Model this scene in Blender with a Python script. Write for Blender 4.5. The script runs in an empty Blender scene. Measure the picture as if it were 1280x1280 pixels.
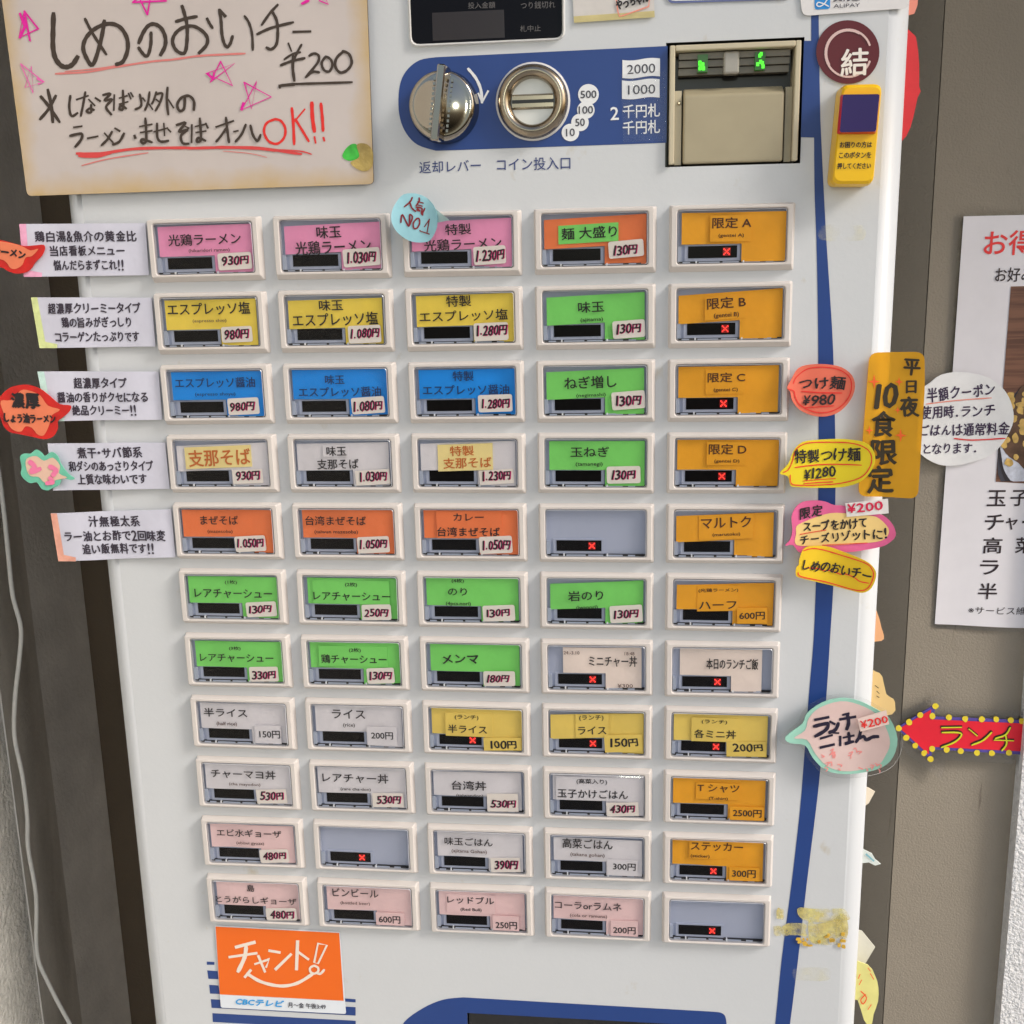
import bpy, bmesh, math, random
from mathutils import Vector, Matrix
R_ = math.radians
random.seed(7)
SC = bpy.context.scene
COL = SC.collection

# ---------------------------------------------------------------- camera
H = 1.30                                   # height of the sixth button row above the pavement
CAMP = (0.093767, -0.193335, -0.614419)    # camera in panel coordinates (right, down, into the machine)
RGT = (0.993932, 0.020905, 0.107990)
FWD = (-0.109931, 0.222285, 0.968765)
FPX = 1387.88
def W(u, v, d=0.0): return Vector((u, d, H - v))
def D3(a): return Vector((a[0], a[2], -a[1]))
cam_pos = W(CAMP[0], CAMP[1], CAMP[2])
fw = D3(FWD).normalized(); rt = D3(RGT); rt = (rt - fw * rt.dot(fw)).normalized(); up = rt.cross(fw)
cd = bpy.data.cameras.new('camera'); cam = bpy.data.objects.new('camera', cd); COL.objects.link(cam)
m = Matrix.Identity(4)
for i in range(3):
    m[i][0] = rt[i]; m[i][1] = up[i]; m[i][2] = -fw[i]; m[i][3] = cam_pos[i]
cam.matrix_world = m
cd.sensor_width = 36; cd.lens = FPX / 1280 * 36; cd.clip_start = .01; cd.clip_end = 200
SC.camera = cam

# ---------------------------------------------------------------- light
SUN_EL, SUN_AZ = 36, 112
wd = bpy.data.worlds.new('World'); SC.world = wd; wd.use_nodes = True
nt = wd.node_tree; bg = nt.nodes['Background']
sky = nt.nodes.new('ShaderNodeTexSky'); sky.sky_type = 'NISHITA'; sky.sun_disc = False
sky.sun_elevation = R_(SUN_EL); sky.sun_rotation = R_(SUN_AZ); sky.air_density = 1.0; sky.dust_density = 3.0; sky.ozone_density = .6
nt.links.new(sky.outputs[0], bg.inputs[0]); bg.inputs[1].default_value = .14
sd = bpy.data.lights.new('sun', 'SUN'); sd.energy = 1.9; sd.angle = R_(16); sd.color = (1, .965, .92)
so = bpy.data.objects.new('sun', sd); COL.objects.link(so)
sv = Vector((math.sin(R_(SUN_AZ)) * math.cos(R_(SUN_EL)), math.cos(R_(SUN_AZ)) * math.cos(R_(SUN_EL)), math.sin(R_(SUN_EL))))
so.rotation_euler = sv.to_track_quat('Z', 'Y').to_euler(); so.location = sv * 5
SC.view_settings.view_transform = 'Standard'; SC.view_settings.look = 'None'
SC.view_settings.exposure = 0.22; SC.view_settings.gamma = 1

# ---------------------------------------------------------------- pixels of the survey to points
def ray(px, py):
    return fw + rt * ((px - 640) / FPX) - up * ((py - 640) / FPX)
class Plane:
    """a vertical plane: origin o, horizontal direction ex, facing the viewer along n"""
    def __init__(s, o, ang=0.0):
        s.o = o; s.ex = Vector((math.cos(ang), math.sin(ang), 0)); s.ez = Vector((0, 0, 1)); s.n = Vector((s.ex.y, -s.ex.x, 0))
    def pt(s, px, py, off=0.0):
        r = ray(px, py); o = s.o + s.n * off
        return cam_pos + r * ((o - cam_pos).dot(s.n) / r.dot(s.n))
    def lift(s, off): return Plane(s.o + s.n * off, math.atan2(s.ex.y, s.ex.x))
FACE = Plane(W(0, 0, 0))
def dep(d): return Plane(W(0, 0, d))

# ceiling lamp of the entrance: its mirror image is the glint beside the banknote symbols
hit = FACE.pt(800, 148); inc = (hit - cam_pos).normalized(); refl = Vector((inc.x, -inc.y, inc.z))
ld = bpy.data.lights.new('entrance_lamp', 'AREA'); ld.shape = 'DISK'; ld.size = .085; ld.energy = 1.1; ld.color = (.95, 1, .84)
lo_ = bpy.data.objects.new('entrance_lamp', ld); COL.objects.link(lo_); lo_.location = hit + refl * 1.5; lo_.rotation_euler = refl.to_track_quat('Z', 'Y').to_euler()

# ---------------------------------------------------------------- materials
def lin(c):
    c = c / 255
    return c / 12.92 if c <= .04045 else ((c + .055) / 1.055) ** 2.4
KB = 1.12
MATS = {}
def rgb(c, k=KB): return tuple(min(.86, lin(x) * k) for x in c) + (1,)
def mat(name, c, rough=.5, metal=0, spec=.5, var=.0, vscale=60, bump=0., bscale=300, emit=None, k=KB, thin=0.0, coat=0.0, stain=None, streak=None, patchy=None):
    if name in MATS: return MATS[name]
    M = bpy.data.materials.new(name); M.use_nodes = True; n = M.node_tree.nodes; l = M.node_tree.links
    b = n['Principled BSDF']; out = n['Material Output']
    col = rgb(c, k)
    b.inputs['Base Color'].default_value = col; b.inputs['Roughness'].default_value = rough
    b.inputs['Metallic'].default_value = metal; b.inputs['Specular IOR Level'].default_value = spec
    b.inputs['Coat Weight'].default_value = coat; b.inputs['Coat Roughness'].default_value = .12
    tc = None
    def coords():
        nonlocal tc
        if tc is None:
            t = n.new('ShaderNodeTexCoord'); oi = n.new('ShaderNodeObjectInfo')
            a = n.new('ShaderNodeVectorMath'); a.operation = 'ADD'
            mm = n.new('ShaderNodeVectorMath'); mm.operation = 'SCALE'; mm.inputs[0].default_value = (3, 5, 7)
            l.new(oi.outputs['Random'], mm.inputs['Scale']); l.new(t.outputs['Object'], a.inputs[0]); l.new(mm.outputs[0], a.inputs[1]); tc = a.outputs[0]
        return tc
    last = None
    def noise(scale, detail=4, rg=.55, vec=None):
        x = n.new('ShaderNodeTexNoise'); x.inputs['Scale'].default_value = scale; x.inputs['Detail'].default_value = detail; x.inputs['Roughness'].default_value = rg
        l.new(vec or coords(), x.inputs['Vector']); return x.outputs['Fac']
    def mixc(fac, a, bb):
        x = n.new('ShaderNodeMix'); x.data_type = 'RGBA'
        l.new(fac, x.inputs['Factor'])
        for i, v in ((6, a), (7, bb)):
            if isinstance(v, tuple): x.inputs[i].default_value = v
            else: l.new(v, x.inputs[i])
        return x.outputs[2]
    def ramp(fac, lo, hi):
        x = n.new('ShaderNodeMapRange'); l.new(fac, x.inputs[0]); x.inputs[1].default_value = lo; x.inputs[2].default_value = hi; return x.outputs[0]
    if var:
        f = ramp(noise(vscale), .3, .7)
        last = mixc(f, tuple(x * (1 - var) for x in col[:3]) + (1,), tuple(min(.9, x * (1 + var)) for x in col[:3]) + (1,))
    if streak:      # (stretch xyz, colour, lo, hi)
        mp = n.new('ShaderNodeMapping'); mp.inputs['Rotation'].default_value = streak[4] if len(streak) > 4 else (0, 0, 0); mp.inputs['Scale'].default_value = streak[0]
        l.new(coords(), mp.inputs['Vector'])
        f = ramp(noise(1, 5, .6, mp.outputs[0]), streak[2], streak[3])
        last = mixc(f, last or col, rgb(streak[1], k))
    if stain:       # (half width, half height, colour, reach): discoloured margin
        t = n.new('ShaderNodeTexCoord'); sp = n.new('ShaderNodeSeparateXYZ'); l.new(t.outputs['Object'], sp.inputs[0])
        def edge(o, hw):
            a = n.new('ShaderNodeMath'); a.operation = 'ABSOLUTE'; l.new(o, a.inputs[0])
            s_ = n.new('ShaderNodeMath'); s_.operation = 'SUBTRACT'; s_.inputs[0].default_value = hw; l.new(a.outputs[0], s_.inputs[1]); return s_.outputs[0]
        mn = n.new('ShaderNodeMath'); mn.operation = 'MINIMUM'; l.new(edge(sp.outputs[0], stain[0]), mn.inputs[0]); l.new(edge(sp.outputs[2], stain[1]), mn.inputs[1])
        nz = n.new('ShaderNodeMath'); nz.operation = 'MULTIPLY_ADD'; l.new(noise(45, 4), nz.inputs[0]); nz.inputs[1].default_value = stain[3] * 1.6; l.new(mn.outputs[0], nz.inputs[2])
        f = ramp(nz.outputs[0], stain[3] * 2.0, stain[3] * .6)
        last = mixc(f, last or col, rgb(stain[2], k))
    if last: l.new(last, b.inputs['Base Color'])
    if bump:
        bp = n.new('ShaderNodeBump'); bp.inputs['Strength'].default_value = 1; bp.inputs['Distance'].default_value = bump
        l.new(noise(bscale, 3), bp.inputs['Height']); l.new(bp.outputs[0], b.inputs['Normal'])
    if emit:
        b.inputs['Emission Color'].default_value = emit[0] + (1,); b.inputs['Emission Strength'].default_value = emit[1]
    if patchy:
        tr = n.new('ShaderNodeBsdfTransparent'); mx = n.new('ShaderNodeMixShader')
        l.new(ramp(noise(patchy[0], 5, .65), patchy[1], patchy[2]), mx.inputs[0]); l.new(b.outputs[0], mx.inputs[2]); l.new(tr.outputs[0], mx.inputs[1]); l.new(mx.outputs[0], out.inputs[0])
    if thin:
        tr = n.new('ShaderNodeBsdfTransparent'); tr.inputs[0].default_value = tuple(min(1, x * 1.25) for x in col[:3]) + (1,)
        mx = n.new('ShaderNodeMixShader'); mx.inputs[0].default_value = thin
        l.new(b.outputs[0], mx.inputs[1]); l.new(tr.outputs[0], mx.inputs[2]); l.new(mx.outputs[0], out.inputs[0])
    MATS[name] = M; return M
def clear(name, rough=.04, tint=.97, gl=1.0, bump=0, bscale=80):
    if name in MATS: return MATS[name]
    M = bpy.data.materials.new(name); M.use_nodes = True; n = M.node_tree.nodes; l = M.node_tree.links
    n.remove(n['Principled BSDF'])
    tr = n.new('ShaderNodeBsdfTransparent'); tr.inputs[0].default_value = (tint, tint, tint, 1)
    g = n.new('ShaderNodeBsdfGlossy'); g.inputs['Roughness'].default_value = rough
    fr = n.new('ShaderNodeFresnel'); fr.inputs[0].default_value = 1.45
    mu = n.new('ShaderNodeMath'); mu.operation = 'MULTIPLY'; mu.inputs[1].default_value = gl; mu.use_clamp = True; l.new(fr.outputs[0], mu.inputs[0])
    mx = n.new('ShaderNodeMixShader'); l.new(mu.outputs[0], mx.inputs[0]); l.new(tr.outputs[0], mx.inputs[1]); l.new(g.outputs[0], mx.inputs[2])
    if bump:
        nz = n.new('ShaderNodeTexNoise'); nz.inputs['Scale'].default_value = bscale; t = n.new('ShaderNodeTexCoord'); l.new(t.outputs['Object'], nz.inputs['Vector'])
        bp = n.new('ShaderNodeBump'); bp.inputs['Distance'].default_value = bump; l.new(nz.outputs[0], bp.inputs['Height']); l.new(bp.outputs[0], g.inputs['Normal'])
    l.new(mx.outputs[0], n['Material Output'].inputs[0]); MATS[name] = M; return M
INK = mat('ink_black', (30, 24, 28), .6)
INKB = mat('ink_brown', (58, 46, 38), .55)
RED = mat('ink_red', (215, 40, 35), .6)
MAG = mat('ink_magenta', (200, 25, 110), .6)
def paper(name, c, **k):
    a = dict(rough=.62, var=.05, vscale=70, bump=.0006, bscale=60); a.update(k); return mat('paper_' + name, c, **a)

# ---------------------------------------------------------------- mesh helpers
class MB:
    """collects polygons with material slots; vertices are world points (or local when the object has its own frame)"""
    def __init__(s): s.v = []; s.f = []; s.mi = []; s.mats = []
    def slot(s, m):
        if m not in s.mats: s.mats.append(m)
        return s.mats.index(m)
    def face(s, pts, m):
        i = len(s.v); s.v += [Vector(p) for p in pts]; s.f.append(tuple(range(i, i + len(pts)))); s.mi.append(s.slot(m))
    def add(s, verts, faces, m):
        i = len(s.v); s.v += [Vector(p) for p in verts]; k = s.slot(m)
        for f in faces: s.f.append(tuple(j + i for j in f)); s.mi.append(k)
    def box(s, a, b, m):
        x0, y0, z0 = a; x1, y1, z1 = b
        V = [(x0, y0, z0), (x1, y0, z0), (x1, y1, z0), (x0, y1, z0), (x0, y0, z1), (x1, y0, z1), (x1, y1, z1), (x0, y1, z1)]
        s.add(V, [(0, 3, 2, 1), (4, 5, 6, 7), (0, 1, 5, 4), (1, 2, 6, 5), (2, 3, 7, 6), (3, 0, 4, 7)], m)
    def loft(s, rings, m, cap0=True, cap1=True, closed=True):
        n = len(rings[0]); V = [p for r in rings for p in r]; F = []
        for i in range(len(rings) - 1):
            for j in range(n if closed else n - 1):
                k = (j + 1) % n; F.append((i * n + j, i * n + k, (i + 1) * n + k, (i + 1) * n + j))
        if cap0: F.append(tuple(reversed(range(n))))
        if cap1: F.append(tuple(range((len(rings) - 1) * n, len(rings) * n)))
        s.add(V, F, m)
    def build(s, name, parent=None, origin=None, local=False, smooth=False, props=None):
        me = bpy.data.meshes.new(name)
        if local: o0 = Vector((0, 0, 0))
        elif origin is not None: o0 = Vector(origin)
        else:
            n = len(s.v); lo = [min(v[i] for v in s.v) for i in range(3)]; hi = [max(v[i] for v in s.v) for i in range(3)]
            o0 = Vector([(lo[i] + hi[i]) / 2 for i in range(3)])
        me.from_pydata([v - o0 for v in s.v], [], s.f)
        for mm in s.mats: me.materials.append(mm)
        me.polygons.foreach_set('material_index', s.mi)
        if smooth: me.polygons.foreach_set('use_smooth', [True] * len(me.polygons))
        me.update()
        ob = bpy.data.objects.new(name, me); COL.objects.link(ob)
        if parent is not None:
            ob.parent = parent
            ob.location = o0 - wloc(parent) if not local else (0, 0, 0)
        else: ob.location = o0
        if props:
            for k, v in props.items(): ob[k] = v
        return ob
def wloc(o):
    p = Vector((0, 0, 0))
    while o is not None: p = p + o.location; o = o.parent
    return p
def thing(name, label, cat, loc, group=None):
    o = bpy.data.objects.new(name, None); COL.objects.link(o); o.location = loc; o.empty_display_size = .02
    o['label'] = label; o['category'] = cat
    if group: o['group'] = group
    return o
def tag(o, label, cat, group=None):
    o['label'] = label; o['category'] = cat
    if group: o['group'] = group
    return o
def fix(o):
    bm = bmesh.new(); bm.from_mesh(o.data); bmesh.ops.recalc_face_normals(bm, faces=bm.faces); bm.to_mesh(o.data); bm.free(); return o

def smooth_loop(pts, n=5, closed=True):
    out = []; N = len(pts)
    rng = range(N) if closed else range(N - 1)
    for i in rng:
        g = (lambda k: pts[k % N]) if closed else (lambda k: pts[max(0, min(N - 1, k))])
        p0, p1, p2, p3 = g(i - 1), g(i), g(i + 1), g(i + 2)
        for j in range(n):
            t = j / n
            out.append(tuple(.5 * ((2 * b) + (-a + c) * t + (2 * a - 5 * b + 4 * c - d) * t * t + (-a + 3 * b - 3 * c + d) * t ** 3) for a, b, c, d in zip(p0, p1, p2, p3)))
    if not closed: out.append(tuple(pts[-1]))
    return out
def rounded(pts, r, n=4):
    """round the corners of a polygon in the survey's pixels"""
    out = []; N = len(pts)
    for i in range(N):
        a, b, c = Vector(pts[i - 1]), Vector(pts[i]), Vector(pts[(i + 1) % N])
        d1 = (a - b); d2 = (c - b); q = min(r, d1.length * .45, d2.length * .45)
        p1 = b + d1.normalized() * q; p2 = b + d2.normalized() * q
        for j in range(n + 1):
            t = j / n; out.append(tuple((1 - t) ** 2 * p1 + 2 * t * (1 - t) * b + t * t * p2))
    return out
def tess(poly3, n):
    """triangles of a planar (maybe concave) outline"""
    from mathutils.geometry import tessellate_polygon
    return tessellate_polygon([poly3])
def slab(mb, pts, pl, off, th, m, side=None, curl=None):
    """outline in pixels -> a sheet of thickness th whose front lies off in front of the plane"""
    P = [pl.pt(x, y, off) for x, y in pts]
    if curl: P = [p + pl.n * curl(p) for p in P]
    T = tess(P, pl.n); mb.add(P, [tuple(t) for t in T], m)
    if th:
        Q = [p - pl.n * th for p in P]; n = len(P)
        mb.add(P + Q, [(i, (i + 1) % n, n + (i + 1) % n, n + i) for i in range(n)], side or m)
        mb.add(Q, [tuple(reversed(t)) for t in T], side or m)
def ribbon(mb, pts, pl, off, wpx, m, smooth=True, n=5, taper=0.0, closed=False):
    """a drawn stroke: pixel polyline, width in pixels"""
    q = smooth_loop([tuple(map(float, p)) for p in pts], n, closed) if smooth and len(pts) > 2 else [tuple(map(float, p)) for p in pts]
    if closed: q.append(q[0])
    L = []; Rr = []; N = len(q); V = []; F = []
    for i in range(N):
        a = Vector(q[max(0, i - 1)]); b = Vector(q[min(N - 1, i + 1)]); d = (b - a)
        d = d.normalized() if d.length > 1e-6 else Vector((1, 0)); nn = Vector((-d.y, d.x))
        w = wpx / 2 * (1 - taper * (i / (N - 1)) ** 2) * (1 + .08 * math.sin(i * 1.7 + pts[0][0]))
        c = Vector(q[i])
        if not closed and i == 0: c = c - d * w * .6; w *= .7
        if not closed and i == N - 1: c = c + d * w * .6; w *= .7
        o = off + i * 1.5e-6
        V += [pl.pt(*(c + nn * w), o), pl.pt(*(c - nn * w), o)]
    for i in range(N - 1): F.append((2 * i, 2 * i + 2, 2 * i + 3, 2 * i + 1))
    mb.add(V, F, m)

TEXT = {}
def glyphs(s, bold, res=2):
    k = (s, bold, res)
    if k not in TEXT:
        c = bpy.data.curves.new('lettering', 'FONT'); c.body = s; c.size = 1; c.resolution_u = res; c.offset = bold
        o = bpy.data.objects.new('lettering', c); me = bpy.data.meshes.new_from_object(o)
        V = [(v.co.x, v.co.y) for v in me.vertices]; F = [tuple(p.vertices) for p in me.polygons]
        bpy.data.objects.remove(o); bpy.data.curves.remove(c); bpy.data.meshes.remove(me)
        TEXT[k] = (V, F)
    return TEXT[k]
def bbox(V): return min(v[0] for v in V), min(v[1] for v in V), max(v[0] for v in V), max(v[1] for v in V)
def shifts(bold, h, s=''):
    """offsets that thicken a letter without folding its outline"""
    if bold <= .015: return bold, [(0, 0)]
    b = min(bold, .06) * h
    return .0, [(0, 0), (b, 0), (-b, 0), (0, b * .8), (0, -b * .8)]
def text_uv(s, w, h, bold=.0, tilt=0.0, shear=0.0, hand=0.0, res=2):
    """lettering fitted to a w x h box centred on 0; hand = amount of hand-drawn wobble"""
    if not hand:
        V, F = glyphs(s, bold, res)
        if not V: return [], []
        x0, y0, x1, y1 = bbox(V)
        V = [(((x - x0) / (x1 - x0) - .5) * w, ((y - y0) / max(1e-6, y1 - y0) - .5) * h) for x, y in V]
    else:
        adv = [(.42 if ch in '.,!・1¥' and ch != '¥' else .62 if ord(ch) < 256 else .95) for ch in s]
        tot = sum(adv); V = []; F = []; x = 0
        for ch, a in zip(s, adv):
            if ch not in ' 　':
                GV, GF = glyphs(ch, bold, res)
                if GV:
                    gx0, gy0, gx1, gy1 = bbox(GV)
                    if ord(ch) < 256 and ch not in ".,'": gh = .98; gc = 0
                    elif ch in '.,': gh = .16; gc = -.36
                    elif ch == 'ー': gh = .1; gc = 0
                    else: gh = min(.95, (gy1 - gy0)) * 1.02; gc = (gy0 + gy1) / 2 - .36
                    gw = min(a * .86, (gx1 - gx0) * (gh / max(.01, gy1 - gy0)) * 1.0 if ord(ch) < 256 else (gx1 - gx0))
                    if ch == 'ー': gw = a * .8
                    an = random.uniform(-.1, .1) * hand; sc = 1 + random.uniform(-.1, .08) * hand; dy = random.uniform(-.05, .05) * hand
                    ph = random.uniform(0, 6)
                    i0 = len(V)
                    for gx, gy in GV:
                        p = ((gx - gx0) / max(.001, gx1 - gx0) - .5) * gw * sc; q = ((gy - gy0) / max(.001, gy1 - gy0) - .5) * gh * sc
                        p += .022 * hand * math.sin(q * 7 + ph); q += .022 * hand * math.sin(p * 6 + ph * 2)
                        p, q = p * math.cos(an) - q * math.sin(an), p * math.sin(an) + q * math.cos(an)
                        V.append((p + x + a / 2 - tot / 2, q + gc + dy))
                    F += [tuple(j + i0 for j in f) for f in GF]
            x += a
        V = [(p * w / tot, q * h) for p, q in V]
    ct, st = math.cos(R_(tilt)), math.sin(R_(tilt)); out = []
    for x, y in V:
        x += y * shear; out.append((x * ct - y * st, x * st + y * ct))
    return out, F
def put_text(mb, s, a, b, hpx, pl, off, m, bold=.0, hand=0.0, shear=0.0, res=2):
    """baseline-ish centre line from pixel a to pixel b, letters hpx high"""
    A = pl.pt(*a, off); B = pl.pt(*b, off); ex = B - A; w = ex.length; ex.normalize()
    mid = ((a[0] + b[0]) / 2, (a[1] + b[1]) / 2)
    h = (pl.pt(mid[0], mid[1] - hpx / 2, off) - pl.pt(mid[0], mid[1] + hpx / 2, off)).length
    ez = pl.n.cross(ex) * -1
    if ez.z < 0: ez = -ez
    bo, sh = shifts(bold, h)
    V, F = text_uv(s, w, h, bo, 0, shear, hand, res); C = (A + B) / 2
    for k, (dx, dy) in enumerate(sh): mb.add([C + ex * (x + dx) + ez * (y + dy) + pl.n * (k * 1e-5) for x, y in V], F, m)

# ================================================================ SETTING
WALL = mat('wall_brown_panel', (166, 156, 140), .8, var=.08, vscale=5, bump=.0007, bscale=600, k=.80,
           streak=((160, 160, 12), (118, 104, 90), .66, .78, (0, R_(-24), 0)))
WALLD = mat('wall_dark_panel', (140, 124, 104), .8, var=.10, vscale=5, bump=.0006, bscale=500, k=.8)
STUC = mat('stucco_white', (235, 235, 236), .9, var=.12, vscale=160, bump=.004, bscale=340, k=1.0)
STUCL = mat('stucco_grey', (205, 203, 196), .9, var=.12, vscale=120, bump=.003, bscale=330, k=.9)
PAVE = mat('pavement_concrete', (150, 148, 144), .85, var=.1, vscale=6, bump=.002, bscale=60)
def wallpiece(name, pts_xy, z0, z1, m):
    mb = MB(); n = len(pts_xy); V = [(x, y, z0) for x, y in pts_xy] + [(x, y, z1) for x, y in pts_xy]
    mb.add(V, [(i, (i + 1) % n, n + (i + 1) % n, n + i) for i in range(n)] + [tuple(reversed(range(n))), tuple(range(n, 2 * n))], m)
    o = fix(mb.build(name)); o['kind'] = 'structure'; return o
cr = dep(.30).pt(1152, 480)                 # inner corner right of the machine
ANG2 = R_(4)
WL2 = Plane(Vector((cr.x, .30, H)), ANG2)   # wall that carries the poster
rb = dep(.292).pt(1269, 1060)                # rendered wall end at the far right
lc = dep(.10).pt(22, 1040)                  # stucco corner at the far left
lb = dep(.42).pt(84, 1000)                  # inner corner at the left
e2 = Vector((cr.x, .30, 0)) + WL2.ex * .5
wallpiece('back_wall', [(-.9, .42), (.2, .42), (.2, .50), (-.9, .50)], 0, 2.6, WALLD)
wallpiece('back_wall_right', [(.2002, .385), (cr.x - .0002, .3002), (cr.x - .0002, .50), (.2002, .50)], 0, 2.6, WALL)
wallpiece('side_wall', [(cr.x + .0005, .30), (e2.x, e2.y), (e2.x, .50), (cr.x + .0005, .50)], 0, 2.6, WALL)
wallpiece('stucco_wall', [(rb.x, .292), (rb.x + .7, .292), (rb.x + .7, .40), (rb.x, .40)], 0, 2.6, STUC)
wallpiece('recess_wall', [(lc.x, .10), (lc.x + .001, .10), (lb.x, .4199), (lc.x - .1, .4199), (lc.x - .1, .101)], 0, 2.6, mat('wall_recess_grey', (240, 236, 228), .8, var=.15, vscale=14, bump=.001, bscale=200, k=.9))
wallpiece('stucco_wall_left', [(lc.x - .5, -1.3), (lc.x - .006, -1.3), (lc.x, -1.294), (lc.x, .0995), (lc.x - .5, .0995)], 0, 2.6, STUCL)  # forward run is unseen, lengthened to cut sky light from the left
wallpiece('entrance_soffit', [(-1.6, -.25), (1.6, -.25), (1.6, .30), (-1.6, .30)], 2.2, 2.35, mat('soffit_board', (150, 136, 118), .8, var=.08, vscale=8))  # unseen overhead cover, added and sized to shade the upper machine
mb = MB(); mb.face([(-4, -6, 0), (4, -6, 0), (4, .6, 0), (-4, .6, 0)], PAVE); o = mb.build('pavement'); o['kind'] = 'structure'

# ================================================================ TICKET MACHINE
BODY = mat('machine_white_enamel', (205, 208, 211), .38, var=.02, vscale=5, bump=.00007, bscale=420, spec=.5, k=1.0, streak=((55, 55, 40), (192, 186, 172), .66, .80))
BLUE = mat('print_blue', (28, 60, 124), .42, var=.04, vscale=30)
STEEL = mat('brushed_steel', (158, 146, 128), .24, metal=1, k=1)
CHROME = mat('chrome', (168, 160, 148), .08, metal=1, k=1)
BLK = mat('black_plastic', (16, 14, 16), .35)
GLOSSBLK = mat('display_black_acrylic', (12, 9, 12), .12, spec=.18)
BEIGE = mat('beige_plastic', (188, 178, 152), .45, var=.03, vscale=30)
BEIGED = mat('beige_plastic_mould', (160, 150, 124), .5, var=.05, vscale=40)
machine = thing('ticket_machine', 'white meal ticket machine with blue bands and eleven rows of menu buttons', 'ticket machine', W(0, H, .13))
XL, XR = -.2262, .2312
ZB, ZT = .04, 2.0
def hole(px4, d=0): 
    P = [FACE.pt(*p) for p in px4]; return (min(P[0].x, P[3].x) + max(P[0].x, P[3].x)) / 2, (P[1].x + P[2].x) / 2, (P[3].z + P[2].z) / 2, (P[0].z + P[1].z) / 2
hb = hole([(833, 56), (1006, 44), (1000, 203), (831, 210)])       # bill unit x0,x1,z0,z1
ow = FACE.pt(584, 1266); ow2 = FACE.pt(905, 1284); ho = (ow.x, ow2.x, ow.z - .055, ow.z)
mb = MB(); r = .012; prof = []
for k in range(7):
    a = R_(90 * k / 6); prof.append((XL + r - r * math.cos(R_(0) + a) , r - r * math.sin(a)))
profR = [(XR - (x - XL), y) for x, y in reversed(prof)]
back = [(XR, .27), (XL, .27)]
outline = prof + profR + back
xs = sorted([XL + r, hb[0], hb[1], ho[0], ho[1], XR - r]); zs = sorted([ZB, hb[2], hb[3], ho[2], ho[3], ZT])
for i in range(len(xs) - 1):
    for j in range(len(zs) - 1):
        cx = (xs[i] + xs[i + 1]) / 2; cz = (zs[j] + zs[j + 1]) / 2
        if any(h[0] < cx < h[1] and h[2] < cz < h[3] for h in (hb, ho)): continue
        mb.face([(xs[i], 0, zs[j]), (xs[i + 1], 0, zs[j]), (xs[i + 1], 0, zs[j + 1]), (xs[i], 0, zs[j + 1])], BODY)
mb2 = MB()
ring0 = [Vector((x, y, ZB)) for x, y in profR + back + prof]; ring1 = [Vector((x, y, ZT)) for x, y in profR + back + prof]
mb.loft([ring0, ring1], BODY, closed=False)
for h, dd, mm in ((hb, .03, BLK), (ho, .03, BLK)):
    x0, x1, z0, z1 = h
    mb.add([(x0, 0, z0), (x1, 0, z0), (x1, 0, z1), (x0, 0, z1), (x0, dd, z0), (x1, dd, z0), (x1, dd, z1), (x0, dd, z1)],
           [(0, 1, 5, 4), (1, 2, 6, 5), (2, 3, 7, 6), (3, 0, 4, 7), (4, 5, 6, 7)], mm)
cab = mb.build('cabinet', machine)
for p in cab.data.polygons:
    if abs(p.normal.y) < .999 and abs(p.normal.z) < .1: p.use_smooth = True

# --- printed blue band and stripe
mb = MB()
capL = [(545, 71.5), (525, 75), (510, 86), (501, 102), (498, 125), (500, 148), (508, 167), (522, 181), (545, 188.5)]
capL = smooth_loop(capL, 4, closed=False)
slab(mb, [(834.5, 57.5)] + capL + [(833, 178.5)], FACE, .00015, 0, BLUE)
slab(mb, [(1005, 51), (1014, 51), (1014, 16), (1023.3, 16), (1024, 75), (1025.5, 150), (1029, 225), (1018, 225), (1017.5, 172), (1001, 171.5)], FACE, .00015, 0, BLUE)
o = mb.build('blue_band', machine)
SL = [(1018, 225), (1018.5, 250), (1020.5, 300), (1022, 370), (1022.8, 440), (1023.3, 560), (1022.5, 640), (1020, 725), (1017, 800), (1011, 870), (1003.8, 965), (1000, 1012), (990, 1100), (977, 1200), (969, 1280), (958, 1360)]
SR = [(1029, 225), (1030.3, 250), (1033, 300), (1037.5, 370), (1041.5, 440), (1044.3, 560), (1044, 640), (1042, 725), (1037.5, 800), (1033, 870), (1025, 965), (1020, 1012), (1009, 1100), (997.5, 1200), (987.5, 1280), (976, 1360)]
a = smooth_loop(SL, 3, False); b = smooth_loop(SR, 3, False)
mb = MB(); V = [FACE.pt(*p, .00018) for p in a + b]; n = len(a); mb.add(V, [(i, i + 1, n + i + 1, n + i) for i in range(n - 1)], BLUE); mb.build('blue_stripe', machine)
mb = MB()
for q in ([(258.5, 1202), (268, 1202.5), (268, 1206), (258.5, 1206)], [(259, 1213), (272, 1214), (273, 1224), (260.5, 1223.5)], [(261.5, 1231), (273, 1232), (275, 1242.5), (262.5, 1242)],
          [(430, 1248), (444.5, 1249), (444.5, 1253), (430, 1252)], [(263.5, 1249), (444.5, 1259), (444.5, 1269.5), (264.5, 1259.8)], [(265.5, 1266.5), (444.5, 1276), (445, 1287), (266, 1277.5)], [(266.5, 1284), (445, 1294), (445, 1305), (267, 1295)]):
    slab(mb, q, FACE, .00015, 0, BLUE)
mb.build('blue_bars', machine)
mb = MB(); tp = smooth_loop([(498, 1300), (505, 1278), (529, 1260), (554, 1249.6), (579, 1246.7)], 4, False) + [(740, 1256), (880, 1264)] + smooth_loop([(891.7, 1264.7), (902.4, 1266.5), (907.5, 1274), (909, 1300)], 4, False)
zb = FACE.pt(640, 1300).z
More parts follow.
